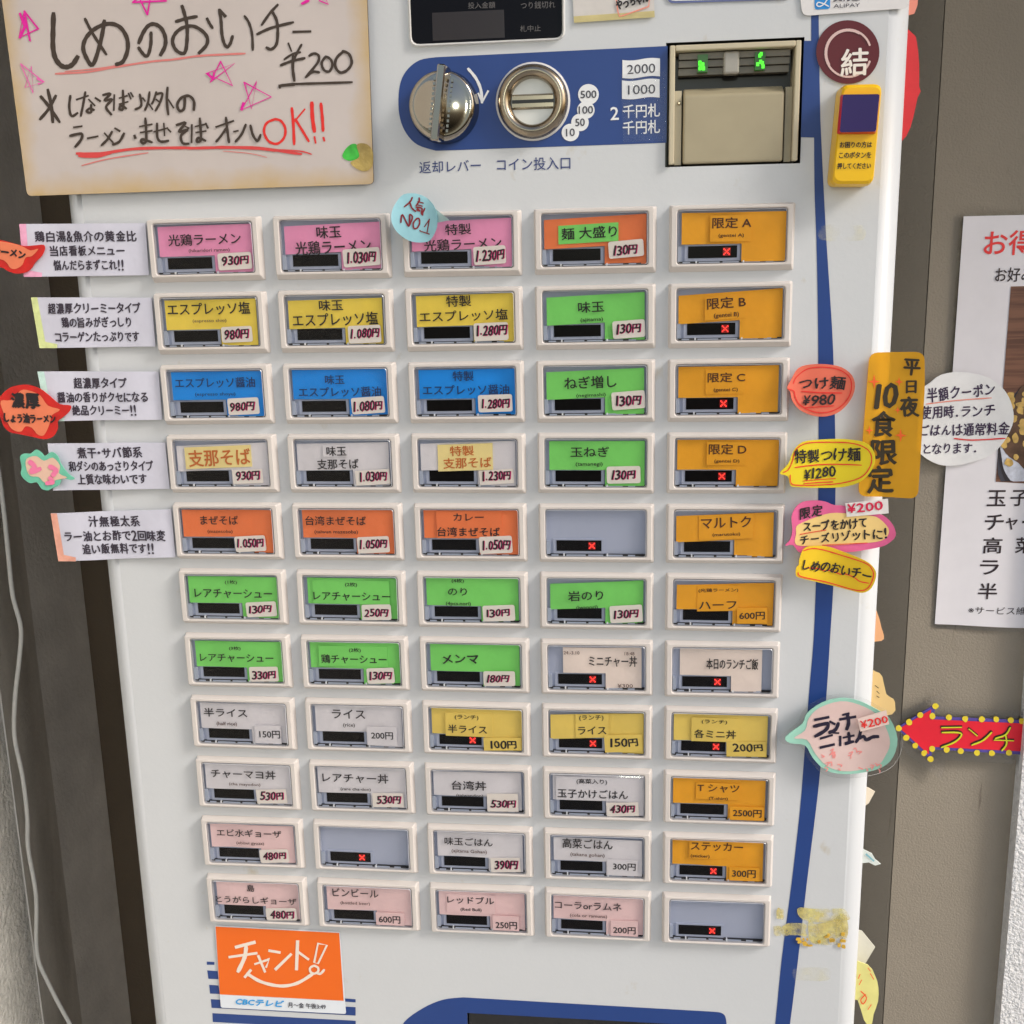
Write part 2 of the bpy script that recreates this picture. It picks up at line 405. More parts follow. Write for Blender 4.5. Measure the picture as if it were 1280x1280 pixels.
# the outlet surround goes round the window
T = [FACE.pt(*p, .00015) for p in tp]
for i in range(len(T) - 1):
    lo = lambda p: Vector((p.x, p.y, max(ho[3], min(p.z - .0001, 9)) if ho[0] < p.x < ho[1] else ho[2] - .02))
    a, b = T[i], T[i + 1]
    if (a.x < ho[0] < b.x): mb.face([a, Vector((a.x, a.y, ho[2] - .02)), Vector((ho[0], a.y, ho[2] - .02)), Vector((ho[0], a.y, a.z + (b.z - a.z) * (ho[0] - a.x) / (b.x - a.x)))], BLUE); a = Vector((ho[0], a.y, a.z + (b.z - a.z) * (ho[0] - a.x) / (b.x - a.x)))
    if (a.x < ho[1] < b.x): mb.face([a, Vector((a.x, a.y, ho[3])), Vector((ho[1], a.y, ho[3])), Vector((ho[1], a.y, b.z))], BLUE); a = Vector((ho[1], a.y, b.z))
    c = (a.x + b.x) / 2; zl = ho[3] if ho[0] < c < ho[1] else ho[2] - .02
    mb.face([a, Vector((a.x, a.y, zl)), Vector((b.x, b.y, zl)), b], BLUE)
outs = fix(mb.build('ticket_outlet_surround', machine))
mb = MB(); mb.box((ho[0] + .0008, .002, ho[2] + .001), (ho[1] - .0008, .004, ho[3] - .0008), clear('outlet_acrylic', .05, .3, 2.5)); mb.build('outlet_flap', machine)

# --- display
DSP = [(510.5, -60), (702, -66), (703, 36), (699, 44), (692, 47.5), (521, 55.5), (515, 52), (513.5, 46)]
mb = MB(); rim = mat('machine_white_rim', (226, 226, 224), .3, k=1)
q = rounded([(507.5, -63), (706, -69), (706.5, 50.5), (511.5, 59.5)], 13)
qi = rounded([(510.5, -60), (702, -66), (702.8, 47), (515, 55.5)], 10)
A = [FACE.pt(*p, 0.0) for p in q]; B = [FACE.pt(*p, .0022) for p in [((x + X) / 2, (y + Y) / 2) for (x, y), (X, Y) in zip(q, qi)]]; C_ = [FACE.pt(*p, .0004) for p in qi]
mb.loft([A, B, C_], rim, False, False); slab(mb, qi, FACE, .0005, 0, GLOSSBLK)
disp = mb.build('display', machine, smooth=False)
mb = MB(); slab(mb, [(540, 16), (630, 12), (631, 47), (541, 51)], FACE, .0007, 0, mat('display_led_window', (40, 32, 30), .2)); mb.build('led_window', disp)
DIM = mat('display_lettering', (95, 92, 92), .5)
mb = MB(); put_text(mb, '投入金額', (585, 7), (619, 6), 8, FACE, .0008, DIM); put_text(mb, 'つり銭切れ', (651, 7), (694, 5.5), 9, FACE, .0008, DIM); put_text(mb, '札中止', (650, 36), (676, 35), 8, FACE, .0008, DIM)
mb.build('lettering', disp)

# --- lever, coin slot
def ring(c, rr, y, n=48, sx=1, sz=1): return [Vector((c.x + rr * sx * math.cos(2 * math.pi * i / n), y, c.z + rr * sz * math.sin(2 * math.pi * i / n))) for i in range(n)]
def lathe(mb, c, prof, m, n=48, cap=True):
    mb.loft([ring(c, r0, y, n) for r0, y in prof], m, False, cap)
c = dep(-.012).pt(551, 131); c = Vector((c.x, 0, c.z))
mb = MB(); lathe(mb, c, [(.0186, 0), (.0186, -.002), (.0176, -.004), (.0176, -.0085), (.0170, -.0102), (.0163, -.0108), (.0150, -.0106), (.0120, -.0112), (.0080, -.0118), (.0040, -.0121), (.0004, -.0122)], CHROME)
lever = fix(mb.build('return_lever', machine)); 
for p in lever.data.polygons: p.use_smooth = len(p.vertices) == 4
mb = MB(); tl = R_(-8); ax = Vector((math.sin(-tl), 0, math.cos(tl))); sx = Vector((math.cos(tl), 0, -math.sin(-tl)))
rings = []
for y, hw, hl in ((-.0100, .0032, .0178), (-.015, .0028, .0182), (-.0205, .0022, .0182), (-.0216, .0015, .0176)):
    rr = []
    for sgn, s2 in ((-1, -1), (-.6, -1.03), (.6, -1.03), (1, -1), (1, 1), (.6, 1.03), (-.6, 1.03), (-1, 1)):
        p = c + sx * hw * sgn + ax * hl * s2; rr.append(Vector((p.x, y, p.z)))
    rings.append(rr)
mb.loft(rings, CHROME, False, True); grip = fix(mb.build('grip', lever))
mb = MB()
for k in range(13):      # knurled pips beside the grip
    for s_ in (-1, 1):
        p = c + ax * (.0150 - k * .0025) + sx * .0046 * s_; 
        if (p - c).length < .0150: mb.box((p.x - .0006, -.0124, p.z - .0007), (p.x + .0006, -.0108, p.z + .0007), CHROME)
mb.build('knurling', lever)
c = dep(-.006).pt(665, 125.5); c = Vector((c.x, 0, c.z))
mb = MB(); lathe(mb, c, [(.0196, -.0002), (.0196, -.0012), (.0186, -.0018)], mat('coin_ring_grey', (200, 200, 200), .4), cap=False)
pr = [(.0184, -.0016)] + [(.0150 + .0034 * math.cos(R_(a)), -.0030 - .0040 * math.sin(R_(a))) for a in range(0, 181, 20)] + [(.0114, -.0006)]
lathe(mb, c, pr, STEEL, cap=False); coin = fix(mb.build('coin_slot', machine, smooth=True))
mb = MB(); n = 40; mb.face([(c.x + .0116 * math.cos(2 * math.pi * i / n), -.0008, c.z + .0116 * math.sin(2 * math.pi * i / n)) for i in range(n)], mat('coin_white_insert', (215, 218, 214), .3)); mb.build('insert', coin)
mb = MB(); w_ = .0112
V = []; 
for (za, ya) in ((-.0038, -.0010), (-.0028, -.0026), (.0028, -.0026), (.0038, -.0010)):
    hw = math.sqrt(w_ ** 2 - za ** 2); V += [(c.x - hw, ya, c.z + za), (c.x + hw, ya, c.z + za)]
mb.add(V, [(0, 1, 3, 2), (2, 3, 5, 4), (4, 5, 7, 6)], STEEL); plate = fix(mb.build('slot_plate', coin))
mb = MB(); mb.box((c.x - .0108, -.00285, c.z - .00085), (c.x + .0112, -.0026, c.z + .00085), BLK); mb.build('slot', coin)
WH = mat('print_white', (222, 224, 226), .45)
mb = MB(); ribbon(mb, [(585.3, 86), (595, 98), (601, 112), (602.5, 128)], FACE, .0004, 3.6, WH); ribbon(mb, [(602.5, 128), (610, 114)], FACE, .0004, 3.4, WH); ribbon(mb, [(602.5, 128), (598, 117)], FACE, .0004, 3, WH); mb.build('turn_arrow', machine)
mb = MB(); DK = mat('print_dark', (62, 62, 72), .5)
for s_, x, y, rr, of, tw in (('500', 735.6, 118, 13, .0004, 20), ('100', 732.3, 137.5, 11, .00045, 18), ('50', 725, 153, 11, .0005, 12), ('10', 713, 165.6, 11, .00055, 11)):
    slab(mb, [(x + rr * math.cos(a * math.pi / 12), y + rr * math.sin(a * math.pi / 12)) for a in range(24)], FACE, of, 0, WH)
    put_text(mb, s_, (x - tw / 2, y + .2), (x + tw / 2, y - .4), 9.5, FACE, of + .0002, DK, bold=.01, res=4)
mb.build('coin_symbols', machine)
mb = MB()
def wavy(x0, y0, x1, y1, s1):
    t = [(x0 + (x1 - x0) * i / 10, y0 + s1 * (i / 10) + 1.1 * math.sin(i / 10 * 6.28)) for i in range(11)]
    b = [(x0 + (x1 - x0) * i / 10, y1 + s1 * (i / 10) + 1.1 * math.sin(i / 10 * 6.28)) for i in range(10, -1, -1)]
    return t + b
slab(mb, wavy(778, 75, 825, 97.5, -2), FACE, .0004, 0, WH); slab(mb, wavy(777.5, 100.5, 824.5, 123.5, -1.5), FACE, .0004, 0, WH)
put_text(mb, '2000', (784, 87), (819, 85), 11.5, FACE, .0006, DK, res=4); put_text(mb, '1000', (785, 112.5), (819, 111), 11.5, FACE, .0006, DK, res=4)
put_text(mb, '2', (763, 142), (773.5, 141.5), 16.5, FACE, .0005, WH, bold=.012); put_text(mb, '千円札', (778.5, 139.5), (825, 137.5), 17, FACE, .0005, WH, bold=.012)
put_text(mb, '千円札', (778.5, 160), (825, 158), 17, FACE, .0005, WH, bold=.012)
mb.build('banknote_symbols', machine)
mb = MB(); NV = mat('print_navy', (44, 58, 112), .5)
put_text(mb, '返却レバー', (524, 209.5), (601, 206.5), 15, FACE, .0003, NV, bold=.004, res=3); put_text(mb, 'コイン投入口', (621, 206), (713, 203.5), 16, FACE, .0003, NV, bold=.004, res=3); mb.build('printed_legend', machine)

mb = MB(); slab(mb, [(776, 92), (833, 88), (833, 176), (779, 178)], FACE, .0009, 0, clear('crinkled_film', .06, .995, 1.3, bump=.0007, bscale=700)); mb.build('film_patch', machine)
# --- bill unit
x0, x1, z0, z1 = hb; bw = x1 - x0; bh = z1 - z0
mb = MB(); g = .0018; t_ = .0028
def fr(mb, a, b, c_, d_, t, y0, y1, m):
    mb.box((a, y0, c_), (a + t, y1, d_), m); mb.box((b - t, y0, c_), (b, y1, d_), m); mb.box((a + t, y0, d_ - t), (b - t, y1, d_), m)
fr(mb, x0 + g, x1 - g, z0 + g * .6, z1 - g, t_, -.0032, .02, BEIGE)
bill = mb.build('bill_unit', machine)
bv = bill.modifiers.new('bevel', 'BEVEL'); bv.width = .0006; bv.segments = 2
mb = MB(); xa, xb = x0 + g + t_, x1 - g - t_; zm = z0 + bh * .61
mb.box((xa, .014, zm), (xb, .016, z1 - g - t_), BLK); mb.build('slot_recess', bill)
mb = MB()
DKP = mat('bill_dark_plastic', (108, 101, 88), .35, var=.1)
for k, (za, zb_) in enumerate(((.915, .868), (.862, .81), (.803, .75))):
    mb.box((xa + .002, .002 + .002 * k, z0 + bh * zb_), (xb - .002, .013, z0 + bh * za), DKP)
o = mb.build('entry_rib', bill); o['kind'] = 'stuff'
mb = MB(); cxm = (xa + xb) / 2 - .001
mb.box((cxm - .0045, -.0005, z0 + bh * .735), (cxm + .0035, .006, z0 + bh * .915), mat('entry_guide_plastic', (150, 146, 138), .2)); o = mb.build('entry_guide', bill)
bv = o.modifiers.new('bevel', 'BEVEL'); bv.width = .0012; bv.segments = 3
GRN = mat('green_lamp', (60, 220, 40), .4, emit=((.12, 1, .05), .75))
GRD = mat('green_lamp_housing', (30, 80, 20), .3, emit=((.05, .5, .02), .05))
for s_ in (-1, 1):
    mb = MB(); bx = cxm - .0005 + s_ * .0145
    mb.box((bx - .0026, .0008, z0 + bh * .76), (bx + .0026, .004, z0 + bh * .90), GRD)
    for k in range(6):
        q = random.uniform(-.0016, .0016); zz = z0 + bh * random.uniform(.78, .89); mb.box((bx + q - .0007, .0003, zz - .0009), (bx + q + .0007, .0009, zz + .0009), GRN)
    mb.build('green_lamp', bill)
mb = MB()          # lower cover with sloping top
ya, yb, yc = -.0008, .004, .012; zc0 = z0 + bh * .575; zc1 = z0 + bh * .64; xi, xo = xa + .0045, xb - .0045
mb.add([(xi, ya, z0 + .0012), (xo, ya, z0 + .0012), (xo, ya, zc0), (xi, ya, zc0), (xi, yb + .003, zc1), (xo, yb + .003, zc1), (xi, .016, z0 + .0012), (xo, .016, z0 + .0012), (xi, .016, zc1), (xo, .016, zc1)],
       [(0, 1, 2, 3), (3, 2, 5, 4), (4, 5, 9, 8), (0, 3, 4, 8, 6), (1, 7, 9, 5, 2), (0, 6, 7, 1)], BEIGED)
o = fix(mb.build('bill_cover', bill)); bv = o.modifiers.new('bevel', 'BEVEL'); bv.width = .0012; bv.segments = 3
mb = MB(); mb.box((xa + .0002, .002, z0 + .001), (xi - .0008, .016, z0 + bh * .62), BEIGE); mb.build('side_rail', bill); mb = MB(); mb.box((xo + .0008, .002, z0 + .001), (xb - .0002, .016, z0 + bh * .62), BEIGED); mb.build('side_rail', bill)
mb = MB(); lathe(mb, Vector((xa + .0024, 0, z0 + bh * .52)), [(.0009, .002), (.0009, .001), (.0005, .0006)], STEEL, 12); mb.build('screw', bill)

# ---------------------------------------------------------------- buttons
PX_, PZ_ = .072, .0403554
FRAME = mat('button_frame_beige', (214, 207, 202), .42, var=.02, vscale=90, k=.95)
TRAY = mat('button_tray_grey', (176, 183, 204), .5, k=.95)
CLIP = mat('button_clip_grey', (160, 168, 184), .3)
RIMC = mat('lens_rim', (226, 228, 234), .12, thin=.45, k=.9, spec=.8)  # whitish base stands in for bright highlights on the clear plastic rim
LENS = clear('lens_clear', .04, .99, .4)
LEDX = mat('led_red', (255, 40, 30), .5, emit=((1, .05, .035), 1.3))
LEDG = mat('led_red_glow', (70, 6, 6), .3, emit=((.5, .008, .008), .28))
LEDB = mat('led_window', (7, 5, 6), .3, spec=.15)
def rr(x0, x1, z0, z1, r, n=4):
    out = []
    for cx, cz, a0 in ((x1 - r, z1 - r, 0), (x0 + r, z1 - r, 90), (x0 + r, z0 + r, 180), (x1 - r, z0 + r, 270)):
        for k in range(n + 1):
            a = R_(a0 + 90 * k / n); out.append((cx + r * math.cos(a), cz + r * math.sin(a)))
    return out
def at(l, y): return [Vector((x * .001, y * .001, z * .001)) for x, z in l]
mb = MB()
O0 = rr(-32.7, 32.7, -17.3, 17.3, 1.0); O1 = rr(-32.2, 32.0, -16.9, 17.0, 1.0); O2 = rr(-31.6, 31.2, -14.6, 16.5, .8); I0 = rr(-28.6, 28.4, -13.2, 14.7, 1.6)
mb.loft([at(O0, 0), at(O1, -1.2), at(O2, -4.6), at(rr(-31.3, 30.9, -14.3, 16.2, .8), -4.9), at(rr(-29.1, 28.9, -13.7, 15.2, 1.8), -4.9), at(I0, -4.4), at(I0, -.4)], FRAME, False, False)
fme = fix(mb.build('menu_button', None, local=True)); frame_mesh = fme.data; bpy.data.objects.remove(fme)
mb = MB(); mb.face(at(I0, -.9), TRAY)
mb.box((-.0282, -.0024, -.0131), (.028, -.0009, -.0119), BLK)
for a, b in ((-25.5, -21.5), (-17, -6), (-4.5, 4), (5.5, 15), (18, 22)): mb.box((a * .001, -.0027, -.0129), (b * .001, -.0012, -.0121), CLIP)
mb.box((-.0282, -.003, -.0118), (-.0262, -.0009, -.0040), CLIP)
for xx in (-.0187, 0.0060): mb.box((xx, -.0031, -.0131), (xx + .0008, -.0012, -.0117), WH)
t = mb.build('tray', None, local=True); tray_mesh = t.data; bpy.data.objects.remove(t)
mb = MB()
C0 = rr(-28.3, 28.1, -12.9, 14.4, 1.5); C1 = rr(-28.0, 27.8, -12.6, 14.1, 1.5); C2 = rr(-27.3, 27.1, -11.9, 13.4, 1.3)
mb.loft([at(C0, -1.5), at(C0, -4.3), at(C1, -4.7)], RIMC, False, False)
mb.loft([at(C1, -4.7), at(C2, -5.0)], LENS, False, True)
t = fix(mb.build('lens', None, local=True)); lens_mesh = t.data; bpy.data.objects.remove(t)
def led_mesh(on):
    mb = MB(); mb.box((-.0244, -.0016, -.0118), (.0046, -.0009, -.0032), TRAY); mb.box((-.0226, -.0019, -.0102), (.0030, -.0015, -.0040), LEDB)
    if on:
        mb.box((-.0044, -.00205, -.0092), (-.0004, -.0019, -.0050), LEDG)
        for k in range(-2, 3):
            for s_ in (-1, 1):
                if k == 0 and s_ == 1: continue
                x, z = -.0024 + k * .00068, -.0071 + s_ * k * .00068
                mb.box((x - .00034, -.0023, z - .00034), (x + .00034, -.00205, z + .00034), LEDX)
    t = mb.build('led_display', None, local=True); me = t.data; bpy.data.objects.remove(t); return me
led_off, led_on = led_mesh(False), led_mesh(True)

PAL = dict(pink=(244, 144, 182), yellow=(228, 200, 76), blue=(0, 134, 222), green=(118, 204, 98), orange=(248, 158, 26), coral=(246, 118, 66), white=(208, 204, 208), palepink=(224, 192, 192), ticket=(226, 210, 200), straw=(222, 194, 96), cream=(236, 208, 142))
NAMES = dict(pink='pink', yellow='yellow', blue='blue', green='green', orange='orange', coral='coral red', white='white', palepink='pale pink', ticket='beige paper', straw='straw yellow')
BR = mat('ink_orange_brown', (190, 100, 40), .6)
INKS = {'k': INK, 'b': BR, 'n': mat('ink_on_blue', (18, 50, 96), .6), 'd': mat('ink_dull', (96, 74, 70), .6)}
STK = mat('sticker_white', (222, 214, 206), .5, var=.03)
def card_poly(x0, x1, zt, tilt, zl=-3.3):
    t = math.tan(R_(tilt)); f = lambda x, z: (x, z + (x - 0) * t)
    P = [f(x0, zt), f(x1, zt), (x1 + .2, -12.6), (5.2, -12.6), f(5.0, zl), f(x0, zl)]
    return P
Z = {}   # survey scale per zoom
BT = []
def B(r, c, fr_, colr, texts, price=None, st=None, led=0, tilt=0.0, sub=None, pst='h', card=None):
    BT.append((r, c, fr_, colr, texts, price, st, led, tilt, sub, pst, card))
#  r c  frame(x0,y0,x1,y1)  colour  [(text,x0,y0,x1,y1,ink)]  price box  sticker box
B(1,1,(50,108,600,417),'pink',[('光鶏ラーメン',152,185,502,240,'k'),('(hikaridori ramen)',247,257,445,277,'d')],('930円',402,295,535,340),(385,280,548,362),tilt=.3)
B(1,2,(645,108,1198,410),'pink',[('味玉',855,162,970,218,'k'),('光鶏ラーメン',750,228,1108,292,'k')],('1,030円',990,283,1130,335),(975,268,1150,352),tilt=1.5)
B(2,1,(80,472,622,760),'yellow',[('エスプレッソ塩',148,520,545,576,'k'),('(espresso shio)',265,596,428,614,'d')],('980円',412,643,532,690),(400,632,548,705),tilt=.3)
B(2,2,(668,462,1216,755),'yellow',[('味玉',868,508,980,558,'k'),('エスプレッソ塩',738,568,1143,628,'k')],('1,080円',1008,640,1148,687),(1000,628,1155,710),tilt=1)
B(1,3,(82,85,632,390),'pink',[('特製',285,145,402,195,'k'),('光鶏ラーメン',185,212,540,266,'k')],('1,230円',420,268,553,318),(412,250,560,335),tilt=1.5)
B(1,4,(686,68,1248,380),'coral',[('麺 大盛り',815,158,1068,212,'k')],('130円',1048,247,1160,292),(1030,225,1190,305),tilt=2,sub=('green',800,145,1075,232))
B(2,3,(97,438,636,732),'yellow',[('特製',290,475,402,525,'k'),('エスプレッソ塩',165,542,567,592,'k')],('1,280円',420,612,562,660),(412,602,568,685),tilt=.8)
B(2,4,(690,424,1244,724),'green',[('味玉',890,500,1008,550,'k'),('(ajitama)',900,574,1003,596,'k')],('130円',1060,605,1175,650),(1047,590,1195,672),tilt=2)
B(1,5,(140,52,736,375),'orange',[('限定 A',345,117,528,168,'d2'),('(gentei A)',375,194,495,214,'d2')],led=1,sub=('orange',335,106,530,232),tilt=-.3)
B(2,5,(132,425,715,738),'orange',[('限定 B',315,494,495,547,'d2'),('(gentei B)',348,568,465,594,'d2')],led=1,sub=('orange',305,488,500,600),tilt=3)
B(3,1,(88,60,615,340),'blue',[('エスプレッソ醤油',160,120,538,166,'n'),('(espresso shoyu)',250,188,442,207,'n')],('980円',410,233,528,275),(402,215,550,292))
B(3,2,(665,55,1197,340),'blue',[('味玉',867,110,957,152,'n'),('エスプレッソ醤油',740,165,1125,210,'n')],('1,080円',990,230,1130,275),(985,213,1140,290))
B(4,1,(120,388,637,660),'white',[('支那そば',222,454,515,530,'b')],('930円',440,553,553,595),(425,548,568,612),sub=('cream',205,440,520,540),tilt=2)
B(4,2,(686,387,1212,662),'white',[('味玉',873,442,965,485,'k'),('支那そば',825,500,1020,546,'k')],('1,030円',1020,557,1150,600),(1003,550,1165,618),tilt=1,sub=('white',855,434,975,490))
B(5,1,(147,710,663,973),'coral',[('まぜそば',280,767,460,807,'k'),('(mazesoba)',310,831,430,849,'d2')],('1,050円',445,870,575,910),(438,858,585,930))
B(5,2,(710,710,1229,977),'coral',[('台湾まぜそば',775,767,1060,809,'k'),('(taiwan mazesoba)',815,831,1020,851,'k')],('1,050円',1022,873,1155,915),(1015,860,1165,935))
B(3,3,(84,48,607,328),'blue',[('特製',290,90,382,134,'n'),('エスプレッソ醤油',152,152,540,196,'n')],('1,280円',412,215,540,258),(400,197,553,275))
B(3,4,(666,40,1202,328),'green',[('ねぎ増し',795,112,1028,168,'k'),('(negimashi)',848,190,980,210,'k')],('130円',1020,200,1140,248),(1007,183,1158,265),tilt=1.8)
B(4,3,(95,375,614,647),'white',[('特製',275,429,382,473,'b'),('支那そば',243,481,460,528,'b')],('1,230円',415,540,547,583),(405,535,560,600),sub=('cream',218,420,467,540),tilt=2)
B(4,4,(670,372,1195,646),'green',[('玉ねぎ',820,432,992,476,'k'),('(tamanegi)',843,500,963,521,'k')],('130円',1000,533,1110,577),(982,518,1132,595),tilt=.3)
B(5,3,(108,692,616,955),'coral',[('カレー',290,734,425,766,'k'),('台湾まぜそば',215,795,495,836,'k')],('1,050円',413,852,540,895),(402,835,550,912),sub=('coral',212,722,505,845))
B(5,4,(672,691,1193,958),None,[],led=1)
B(3,5,(90,33,650,322),'orange',[('限定 C',275,95,445,138,'d2'),('(gentei C)',303,164,413,184,'d2')],led=1,sub=('orange',265,80,448,192),tilt=.3)
B(4,5,(85,366,635,648),'orange',[('限定 D',277,416,447,463,'d2'),('(gentei D)',303,486,417,504,'d2')],led=1,sub=('orange',268,405,450,512))
B(5,5,(78,695,624,967),'orange',[('マルトク',240,749,468,798,'d2'),('(marutoku)',293,820,420,838,'d2')],sub=('orange',230,738,480,850),tilt=2.5)
B(6,1,(110,43,646,317),'green',[('(1枚)',345,93,405,114,'k'),('レアチャーシュー',187,137,577,181,'k')],('130円',452,213,570,250),(442,197,595,270))
B(6,2,(692,46,1240,324),'green',[('(2枚)',940,101,1000,124,'k'),('レアチャーシュー',778,150,1163,191,'k')],('250円',1030,228,1150,268),(1018,208,1165,285),sub=('green',775,92,1160,208))
B(7,1,(137,361,665,630),'green',[('(3枚)',362,419,420,439,'k'),('レアチャーシュー',212,457,580,496,'k')],('330円',467,537,587,577),(455,517,600,590))
B(7,2,(717,370,1250,643),'green',[('(2枚)',960,426,1018,449,'k'),('鶏チャーシュー',820,460,1142,503,'k')],('130円',1050,540,1165,580),(1042,523,1178,600),sub=('green',808,418,1148,518))
B(8,1,(163,677,687,940),'white',[('半ライス',232,732,450,774,'k'),('(half rice)',292,799,395,821,'d')],('150円',507,835,610,872),(483,810,615,900),pst='p')
B(8,2,(737,686,1264,950),'white',[('ライス',875,732,1038,776,'k'),('(rice)',927,799,985,821,'k')],('200円',1065,838,1172,873),(1043,812,1192,905),pst='p')
B(6,3,(94,52,640,333),'green',[('(4枚)',270,84,330,106,'k'),('のり',250,129,343,166,'k'),('(4pcs.nori)',238,197,360,219,'k')],('130円',430,230,550,268),(418,212,575,290))
B(6,4,(701,57,1262,344),'green',[('岩のり',843,143,1015,192,'k'),('(iwanori)',883,216,988,238,'k')],('130円',1063,232,1188,275),(1048,212,1208,297),tilt=3)
B(7,3,(106,378,645,656),'green',[('メンマ',212,455,405,510,'h')],('180円',433,555,545,593),(420,538,575,612))
B(7,4,(704,388,1260,670),'ticket',[('ミニチャー丼',945,464,1180,516,'k'),('24.-3.10',820,442,898,458,'d'),('18:48',1120,443,1168,459,'d'),('¥300',1085,603,1160,621,'d')],led=1,card=(-19.5,26))
B(8,3,(115,698,652,962),'straw',[('(ランチ)',280,757,397,781,'k'),('半ライス',245,806,437,846,'k')],('100円',447,875,585,915),(420,862,610,930),led=1,pst='y',sub=('straw',232,748,465,862),tilt=-.5)
B(8,4,(708,712,1260,975),'straw',[('(ランチ)',897,757,1017,784,'k'),('ライス',890,811,1030,849,'k')],('150円',1045,862,1190,903),(1022,847,1210,930),led=1,pst='y',sub=('straw',878,752,1042,865),tilt=2)
B(6,5,(125,64,708,355),'orange',[('(光鶏ラーメン)',290,131,487,152,'d2'),('ハーフ',295,197,480,234,'k')],('600円',497,245,622,282),(485,225,635,303),pst='o',tilt=2,sub=('orange',285,120,490,245))
B(7,5,(123,400,692,685),'ticket',[('本日のランチご飯',330,479,583,532,'k')],led=1,card=(-24,22.5))
B(8,5,(123,732,681,1013),'straw',[('(ランチ)',308,789,432,811,'k'),('各ミニ丼',272,840,477,882,'k')],('200円',462,905,612,945),(432,895,625,970),led=1,pst='y',sub=('straw',258,780,487,900))
B(9,1,(113,62,629,322),'white',[('チャーマヨ丼',190,117,515,160,'k'),('(cha mayodon)',277,182,435,200,'d')],('530円',430,220,550,262),(412,210,565,280))
B(9,2,(676,75,1198,338),'white',[('レアチャー丼',745,132,1073,178,'k'),('(rare cha-don)',832,203,983,221,'k')],('530円',1010,237,1130,278),(990,225,1145,296))
B(10,1,(139,358,645,612),'palepink',[('エビ水ギョーザ',218,412,540,449,'k'),('(ebisui gyoza)',312,473,450,491,'d')],('480円',440,520,557,558),(425,508,570,575))
B(10,2,(697,377,1210,635),None,[],led=1)
B(11,1,(165,653,663,900),'palepink',[('島',370,692,405,726,'k'),('とうがらしギョーザ',207,752,610,786,'k')],('480円',475,815,595,855),(455,803,608,866))
B(11,2,(715,676,1221,924),'palepink',[('ビンビール',795,714,1022,753,'k'),('(bottled beer)',832,778,978,796,'d')],('600円',1020,841,1125,877),(1005,825,1145,888),pst='pp')
B(9,3,(86,92,615,358),'white',[('台湾丼',222,169,392,215,'k'),('(taiwandon)',243,235,376,254,'k')],('530円',412,260,535,298),(395,228,548,318))
B(9,4,(675,110,1216,378),'white',[('(高菜入り)',845,159,995,187,'k'),('玉子かけごはん',750,212,1097,256,'k')],('430円',1008,283,1132,323),(992,272,1150,340),sub=('white',742,150,1100,268))
B(10,3,(101,397,623,657),'white',[('味玉ごはん',190,454,427,493,'k'),('(ajitama Gohan)',223,513,397,534,'d')],('390円',432,558,548,605),(415,548,560,620),tilt=-.5)
B(10,4,(682,420,1214,683),'white',[('高菜ごはん',777,462,1023,510,'k'),('(takana gohan)',815,532,983,554,'d')],('300円',1025,577,1135,612),(995,560,1145,640),pst='p',tilt=-1)
B(11,3,(112,696,630,952),'palepink',[('レッドブル',203,749,435,786,'k'),('(Red Bull)',267,808,372,827,'k')],('250円',440,869,545,906),(425,840,555,918),pst='pp',sub=('palepink',198,740,440,835))
B(11,4,(686,723,1215,980),'palepink',[('コーラorラムネ',738,780,1068,817,'k'),('(cola or ramune)',813,841,997,861,'d')],('200円',1028,896,1138,931),(1015,865,1150,945),pst='pp')
B(9,5,(107,118,615,365),'orange',[('T シャツ',262,171,450,206,'d2'),('(T-shirt)',315,228,400,244,'d2')],('2500円',425,280,553,314),(410,268,565,330),pst='o',sub=('orange',255,165,452,240))
B(10,5,(105,408,606,650),'orange',[('ステッカー',233,441,467,479,'d2'),('(sticker)',232,498,318,516,'d2')],('300円',422,561,527,596),(408,550,545,612),led=1,pst='o',sub=('orange',226,436,470,518))
B(11,5,(105,688,598,920),None,[],led=1)
INKS['d2'] = mat('ink_on_orange', (72, 34, 14), .6); INKS['h'] = INK
